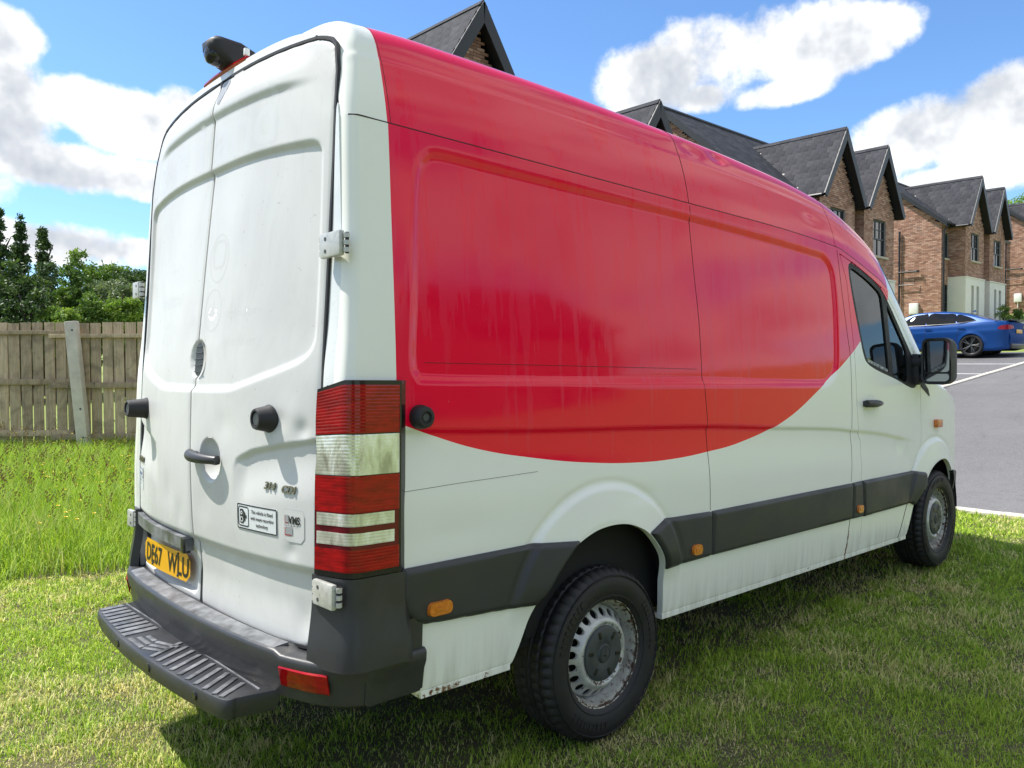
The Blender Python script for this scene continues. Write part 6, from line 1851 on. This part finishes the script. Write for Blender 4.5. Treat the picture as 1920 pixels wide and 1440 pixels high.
            mkobj('tyre', WHEEL['ctyre'], M['tyre'], w); mkobj('rim', WHEEL['crim'], M['car_black'], w); mkobj('wheel_spokes', WHEEL['cspoke'], M['hubcap'], w)
    # rear face
    A, V = np.meshgrid(np.linspace(-1, 1, 31), np.linspace(0, 1, 12), indexing='ij')
    zb, zt = .22, .99
    Z = zb + V * (zt - zb); P = np.stack([-2.335 - .045 * (1 - A ** 2) - .03 * np.exp(-((Z - .55) / .1) ** 2), A * .70 * pch(V, [0, .3, .7, 1], [.97, 1.0, 1.0, .99]), Z], -1)
    v, f = skin(None, None, P); mkobj('boot_panel', mesh_from('boot_panel', v, f, 50), M['car_boot'], CAR)
    MB().box((-2.33, 0, .30), (.12, 1.30, .16), bev=.03).build('rear_diffuser', M['car_black'], CAR)
    MB().box((-2.27, 0, 1.075), (.14, 1.30, .022), bev=.008).build('boot_spoiler', M['car_black'], CAR)
    pl = MB().box((-2.392, 0, .74), (.012, .52, .111), bev=.004).build('number_plate', M['plate'], CAR)
    MB().box((.1, 0, .24), (4.1, 1.6, .1)).build('underbody', M['under'], CAR)
    MB().prism([(-.06, 0), (.05, 0), (-.045, .055)], lambda p: (-1.15 + p[0], -.012, 1.385 + p[1] + .005), lambda p: (-1.15 + p[0], .012, 1.385 + p[1] + .005)).build('roof_fin', M['car_blue'], CAR)
    x = np.linspace(.42, 1.03, 12); aa = np.linspace(-1, 1, 9); X, A = np.meshgrid(x, aa, indexing='ij')
    rz = pch(X, [-.2, .3, .6, .85, 1.05], [1.43, 1.41, 1.33, 1.15, .99])
    v, f = skin(x, aa, np.stack([X, A * (.60 + .12 * (X - .42)), rz + .014 - .05 * A ** 2], -1)); mkobj('windscreen', mesh_from('windscreen', v, f, 60), M['car_glass'], CAR)
    # rear window on the sloping roof line
    x = np.linspace(-1.86, -1.0, 14); aa = np.linspace(-1, 1, 9); X, A = np.meshgrid(x, aa, indexing='ij')
    rz = pch(X, [-1.98, -1.7, -1.2, -.7, -.2], [1.06, 1.13, 1.30, 1.40, 1.43])
    v, f = skin(x, aa, np.stack([X, A * (.62 - .06 * (X + 1.0)), rz + .008 - .06 * A ** 2], -1)); mkobj('rear_window', mesh_from('rear_window', v, f, 60), M['car_glass'], CAR)
build_car()

# ------------------------------------------------------------------ trees
def leaf_cloud(C, N, size, shade, spread, flat=.0):
    """C clump centres, N leaves per clump; returns quads facing all ways"""
    n = len(C) * N
    ctr = np.repeat(C, N, 0) + rng.normal(0, 1, (n, 3)) * np.repeat(spread, N, 0)
    a = rng.normal(0, 1, (n, 3)); a /= np.linalg.norm(a, axis=1, keepdims=True)
    b = rng.normal(0, 1, (n, 3)); b -= a * (a * b).sum(1, keepdims=True); b /= np.linalg.norm(b, axis=1, keepdims=True)
    s = size * rng.uniform(.6, 1.4, (n, 1))
    V = np.stack([ctr - a * s, ctr + b * s * .45, ctr + a * s, ctr - b * s * .45], 1).reshape(-1, 3)
    F = np.arange(n * 4).reshape(-1, 4)
    sh = np.clip(np.repeat(np.repeat(shade, N) + rng.normal(0, .16, n), 4), 0, 1)
    return V, F, sh
def fast_mesh(name, V, F, sh, m, parent=None):
    me = bpy.data.meshes.new(name)
    k = F.shape[1]
    me.vertices.add(len(V)); me.vertices.foreach_set('co', np.asarray(V, np.float32).ravel())
    me.loops.add(F.size); me.loops.foreach_set('vertex_index', F.ravel().astype(np.int32))
    me.polygons.add(len(F)); me.polygons.foreach_set('loop_start', np.arange(0, F.size, k, dtype=np.int32))
    try: me.polygons.foreach_set('loop_total', np.full(len(F), k, np.int32))
    except Exception: pass
    at = me.attributes.new('shade', 'FLOAT', 'POINT'); at.data.foreach_set('value', np.asarray(sh, np.float32))
    me.update(calc_edges=True)
    return mkobj(name, me, m, parent)
def tree(name, label, px, Z, top_y, hw, h, kind, m, grp, clumps=150, per=55, leafs=.16):
    """px: picture column it stands on, Z distance, top_y picture row of its top, hw half width, h crown height"""
    X = (px - 960) / 1493.02 * Z
    x, y = cam_xy(X, Z); g = zg1(x, y)
    ztop = CAM_POS[2] + (678 - top_y) / 1493.02 * Z
    H = ztop - g
    t = empty(name, (x, y, g), random.uniform(0, 6), label, 'tree', grp)
    C = []
    if kind == 'round':
        while len(C) < clumps:
            p = rng.uniform(-1, 1, 3)
            r = np.linalg.norm(p)
            if r < 1 and r > .35:
                lump = .92 + .18 * math.sin(p[0] * 5 + px) * math.cos(p[1] * 4.3) + .12 * math.sin(p[2] * 7 + px)
                C.append((p[0] * hw * lump, p[1] * hw * lump, H - h * .5 + p[2] * h * .5 * lump))
        C = np.array(C); spread = np.full((len(C), 3), hw * .12) * np.array([1, 1, .7])
        shade = .35 + .5 * rng.random(len(C)) * (.5 + .5 * (C[:, 2] - (H - h)) / h)  # clump tones lighten towards the crown top, shading put into leaf colour
    else:                                                     # conifer: drooping tiers
        n = clumps
        tt = rng.random(n) ** .75
        tier = np.round(tt * 13) / 13 + rng.normal(0, .010, n)
        r = hw * (.01 + .99 * tier ** 1.15) * rng.uniform(.15, 1.15, n) * (.65 + .5 * np.abs(np.sin(tier * 37 + px))); a = rng.uniform(0, 6.283, n)
        r *= 1 + .35 * np.sin(a * 3 + px + tier * 9)
        C = np.stack([r * np.cos(a), r * np.sin(a), H - h * tier - .22 * r], -1)
        spread = np.stack([.07 + .14 * r, .07 + .14 * r, np.full(n, .08)], -1)
        shade = .2 + .45 * rng.random(n)
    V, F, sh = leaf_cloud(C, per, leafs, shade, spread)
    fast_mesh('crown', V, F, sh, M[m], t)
    mb = MB().tube([(0, 0, -.2), (.05, .02, H * .35), (.0, .05, H * .7), (0, 0, H * .93)], [.24 + H * .012, .17 + H * .008, .09, .02], 9)
    for i in range(9):
        a = i * 2.4; z = H * (.32 + .055 * i); R = hw * (.75 - .05 * i)
        mb.tube([(0, 0, z), (R * .5 * math.cos(a), R * .5 * math.sin(a), z + .35), (R * math.cos(a), R * math.sin(a), z + .9)], [.075, .05, .015], 6)
    mb.build('trunk', M['bark'], t, 60)
G1 = 'trees beyond the timber fence'
tree('conifer_tree', 'dark conifer at the far left edge, leftmost of the spires', 4, 36, 394, 1.35, 7.5, 'con', 'leaf_dark', G1, 300, 60, .085)
tree('conifer_tree', 'slim dark conifer spire, second from the left', 44, 39, 404, 1.15, 6.5, 'con', 'leaf_dark', G1, 260, 60, .085)
tree('conifer_tree', 'slim dark conifer spire, third from the left', 86, 37, 416, 1.15, 6.5, 'con', 'leaf_dark', G1, 260, 60, .085)
tree('broadleaf_tree', 'dark broadleaf tree under the conifer spires', 25, 30, 478, 1.25, 5, 'round', 'leaf_dark', G1, 260, 110, .075)
tree('broadleaf_tree', 'mid green broadleaf tree with bright leaf tips in the middle', 146, 31, 486, .95, 5, 'round', 'leaf_mid', G1, 240, 110, .07)
tree('broadleaf_tree', 'dark leafy tree between the conifers and the bright one', 95, 33, 500, 1.1, 4.5, 'round', 'leaf_dark', G1, 240, 110, .075)
tree('broadleaf_tree', 'far dome-shaped dark tree beside the rear door edge', 212, 60, 488, 1.75, 4.0, 'round', 'leaf_mid', G1, 240, 90, .11)
tree('broadleaf_tree', 'far dark tree behind the rear door edge', 262, 58, 497, 1.7, 4.0, 'round', 'leaf_dark', G1, 220, 90, .11)
tree('broadleaf_tree', 'grey green tree below the dome-shaped one', 205, 42, 516, 1.3, 3.6, 'round', 'leaf_grey', G1, 220, 100, .085)
tree('broadleaf_tree', 'grey green tree half hidden by the rear door edge', 262, 41, 520, 1.3, 3.6, 'round', 'leaf_grey', G1, 200, 100, .085)
tree('broadleaf_tree', 'low bright green bush just above the fence', 230, 30, 549, .75, 2.6, 'round', 'leaf_light', G1, 150, 90, .06)
tree('broadleaf_tree', 'dark bush above the fence at the far left', -40, 28, 515, 1.3, 4.2, 'round', 'leaf_dark', G1, 200, 100, .075)
tree('broadleaf_tree', 'dark bush above the fence left of the post', 60, 28, 545, 1.2, 3.6, 'round', 'leaf_dark', G1, 200, 100, .07)
tree('broadleaf_tree', 'low mid green bush above the leaning post', 165, 29, 552, .8, 2.6, 'round', 'leaf_mid', G1, 160, 90, .06)
tree('broadleaf_tree', 'low bright bush left of the leaning post', 112, 28, 566, .7, 2.0, 'round', 'leaf_light', G1, 130, 90, .06)
tree('broadleaf_tree', 'sunlit tree on the hill behind the farthest house', 1912, 105, 376, 4.2, 6, 'round', 'leaf_light', None, 220, 80, .16)
# two potted shrubs by the bays of the second house
for nm, lab, x, y, s in (('garden_shrub', 'small shrub with sparse twigs before the cream bay', 48.0, 10.9, .9), ('garden_shrub', 'low round shrub at the right end of the bays', 50.3, 10.8, .7)):
    t = empty(nm, (x, y, zg1(x, y)), 0, lab, 'shrub', 'shrubs before the cream bays')
    C = rng.normal(0, .2 * s, (26, 3)) + np.array([0, 0, .55 * s]); V, F, sh = leaf_cloud(C, 40, .05, rng.random(26), np.full((26, 3), .07))
    fast_mesh('crown', V, F, sh, M['leaf_mid'], t)
    mb = MB()
    for i in range(6): mb.tube([(0, 0, 0), (.12 * math.cos(i), .12 * math.sin(i), .4 * s), (.28 * math.cos(i * 1.3), .28 * math.sin(i * 1.3), .9 * s)], [.015, .01, .004], 5)
    mb.build('stem', M['bark'], t)

# ------------------------------------------------------------------ grass
def to_cam(x, y):
    dx, dy = x - CAM_POS[0], y - CAM_POS[1]
    return dx * RH.x + dy * RH.y, dx * FH.x + dy * FH.y
def blades(x, y, L, w, lean, shade, seg=2):
    n = len(x); a = rng.uniform(0, 6.283, n); la = rng.uniform(0, 6.283, n)
    z = zg(x, y)
    side = np.stack([np.cos(a), np.sin(a), 0 * a], -1) * (w / 2)[:, None]
    ld = np.stack([np.cos(la), np.sin(la), 0 * a], -1)
    b = np.stack([x, y, z - .004], -1)
    up = np.array([0, 0, 1.0])
    mid = b + up * (L * .58 * np.sqrt(np.clip(1 - (lean * .55) ** 2, .05, 1)))[:, None] + ld * (L * .30 * lean)[:, None]
    tip = b + up * (L * np.sqrt(np.clip(1 - lean ** 2, .04, 1)))[:, None] + ld * (L * lean)[:, None]
    V = np.stack([b - side, b + side, mid + side * .75, mid - side * .75, tip], 1).reshape(-1, 3)
    o = 5 * np.arange(n)[:, None]
    F = np.concatenate([o + np.array([0, 1, 2]), o + np.array([0, 2, 3]), o + np.array([3, 2, 4])], 1).reshape(-1, 3)
    return V, F, np.repeat(shade, 5)
def meadow_edge(x): return 3.42 + .12 * np.sin(x * 2.3) + .10 * np.sin(x * 5.1 + 1) + .08 * x
def scatter(n, x0, x1, y0, y1, dens):
    x = rng.uniform(x0, x1, n); y = rng.uniform(y0, y1, n)
    X, Z = to_cam(x, y)
    ok = (Z > 1.6) & (np.abs(X) < Z * .68 + 1.4) & (rng.random(n) < dens(X, Z, x, y))
    return x[ok], y[ok], Z[ok]
# mown turf
def dturf(X, Z, x, y):
    d = np.clip((3.0 / Z) ** 1.15, .05, 1)
    hidden = (x > -.9) & (x < 4.4) & (np.abs(y) < .75)
    return d * (x < 5.79) * (y < meadow_edge(x) + .1) * np.where(hidden, .35, 1)
x, y, Z = scatter(1700000, -5.5, 5.8, -5.0, 5.0, dturf)
k = np.clip(Z / 3.2, 1, 3)
bare = np.sin(x * 3.1 + 1.7 * np.sin(y * 2.2)) * np.sin(y * 3.7 + 1.3 * np.sin(x * 1.9)) + .5 * np.sin(x * 7.3) * np.sin(y * 8.1)
L = rng.uniform(.018, .048, len(x)) * np.where(bare > .75, .5, 1) * (1 + .7 * (rng.random(len(x)) < .07)) * (.95 + .4 * np.sin(x * 9.1 + 2 * np.sin(y * 5.3)) * np.sin(y * 8.3 + 2 * np.sin(x * 4.1)))
V, F, sh = blades(x, y, L * k ** .35, rng.uniform(.0026, .0048, len(x)) * k, rng.uniform(.25, .97, len(x)), rng.random(len(x)))
print('turf blades', len(x))
tag(fast_mesh('mown_grass', V, F, sh, M['turf']), 'short mown lawn grass, patchy and partly dry', 'grass', kind='stuff')
# long meadow grass up to the fence
def dmead(X, Z, x, y):
    return (y > meadow_edge(x)) * (Z < 12.7) * (X < Z * -.16) * np.clip(8 / Z, .4, 1) * sstep(0, .35, y - meadow_edge(x) + .12 * rng.random(len(x)))
x, y, Z = scatter(420000, -9.5, 4.0, 3.0, 13.5, dmead)
tuft = .5 + .5 * np.sin(x * 1.7 + 2 * np.sin(y * 1.1)) * np.sin(y * 1.9 + x * .6)
L = (rng.uniform(.12, .32, len(x)) + .26 * tuft * rng.random(len(x))) * (.55 + .45 * sstep(0, .9, y - meadow_edge(x)))
V, F, sh = blades(x, y, L, rng.uniform(.004, .008, len(x)) * np.clip(Z / 8, 1, 1.6), rng.uniform(.15, .85, len(x)), rng.random(len(x)))
print('meadow blades', len(x))
tag(fast_mesh('long_grass', V, F, sh, M['meadow']), 'long bright meadow grass between the lawn and the fence', 'grass', kind='stuff')
# seed heads and buttercups
x, y, Z = scatter(9000, -9.5, 3.0, 3.6, 12.6, lambda X, Z, x, y: (y > meadow_edge(x) + .3) * (X < Z * -.30) * .30 * (np.sin(x * 1.3 + y) * np.sin(y * .9 - x * .5) > -.1))
st, hd = MB(), MB()
for i in range(min(len(x), 520)):
    h = rng.uniform(.34, .62); dx, dy = rng.normal(0, .07, 2); b = Vector((x[i], y[i], zg1(x[i], y[i])))
    t = b + Vector((dx, dy, h))
    st.add([b + Vector((-.0016, 0, 0)), b + Vector((.0016, 0, 0)), t], [(0, 1, 2)])
    for q in range(9):
        c = t + Vector((rng.normal(0, .014), rng.normal(0, .014), -q * .011 + rng.normal(0, .004))); s = .008
        hd.add([c + Vector((-s, 0, 0)), c + Vector((0, s, -s)), c + Vector((s, 0, s)), c + Vector((0, -s, s * 1.6))], [(0, 1, 2, 3)])
o = hd.build('seed_heads', M['seed'], None, None); tag(o, 'brown grass seed heads over the long grass', 'grass', kind='stuff')
o2 = st.build('seed_stalks', M['seed'], None, None); tag(o2, 'thin dry stalks of the long grass', 'grass', kind='stuff')
x, y, Z = scatter(7000, -9.5, 3.0, 3.6, 11.5, lambda X, Z, x, y: (y > meadow_edge(x) + .4) * (X < Z * -.32) * .22 * (np.sin(x * 1.9 + 1) * np.sin(y * 1.3) > .05))
pt = MB()
for i in range(min(len(x), 260)):
    c = Vector((x[i], y[i], zg1(x[i], y[i]) + rng.uniform(.26, .46))); r = rng.uniform(.010, .017)
    n = 5; V = [c] + [c + Vector((r * math.cos(a), r * math.sin(a), .006 + .004 * (j % 2))) for j, a in enumerate(np.linspace(0, 6.283, 10, endpoint=False))]
    pt.add(V, [(0, j + 1, (j + 1) % 10 + 1) for j in range(10)])
o = pt.build('buttercups', M['petal'], None, None); tag(o, 'yellow buttercups dotted through the long grass', 'flowers', kind='stuff')

# clover and small weeds in the mown turf
x, y, Z = scatter(26000, -5.0, 5.7, -4.5, 3.4, lambda X, Z, x, y: (np.sin(x * 2.7 + 1.3 * np.sin(y * 1.7)) * np.sin(y * 3.1 + x) > .45) * np.clip(4 / Z, .1, 1) * .8)
n = len(x); V = []; F = []
a0 = rng.uniform(0, 6.283, n); r = rng.uniform(.006, .011, n); h = rng.uniform(.014, .034, n); zz = zg(x, y)
for q in range(3):
    a = a0 + q * 2.094
    c, s_ = np.cos(a), np.sin(a)
    base = np.stack([x, y, zz + h], -1)
    P1 = base + np.stack([c * r - s_ * r * .55, s_ * r + c * r * .55, .003 * np.ones(n)], -1)
    P2 = base + np.stack([c * r * 1.8, s_ * r * 1.8, -.002 * np.ones(n)], -1)
    P3 = base + np.stack([c * r + s_ * r * .55, s_ * r - c * r * .55, .003 * np.ones(n)], -1)
    V.append(np.stack([base, P1, P2, P3], 1))
V = np.concatenate(V, 0).reshape(-1, 3); F = np.arange(len(V)).reshape(-1, 4)
tag(fast_mesh('clover', V, F, np.repeat(rng.random(len(V) // 4), 4), M['leaf_light']), 'clover leaves scattered through the mown lawn', 'clover', kind='stuff')
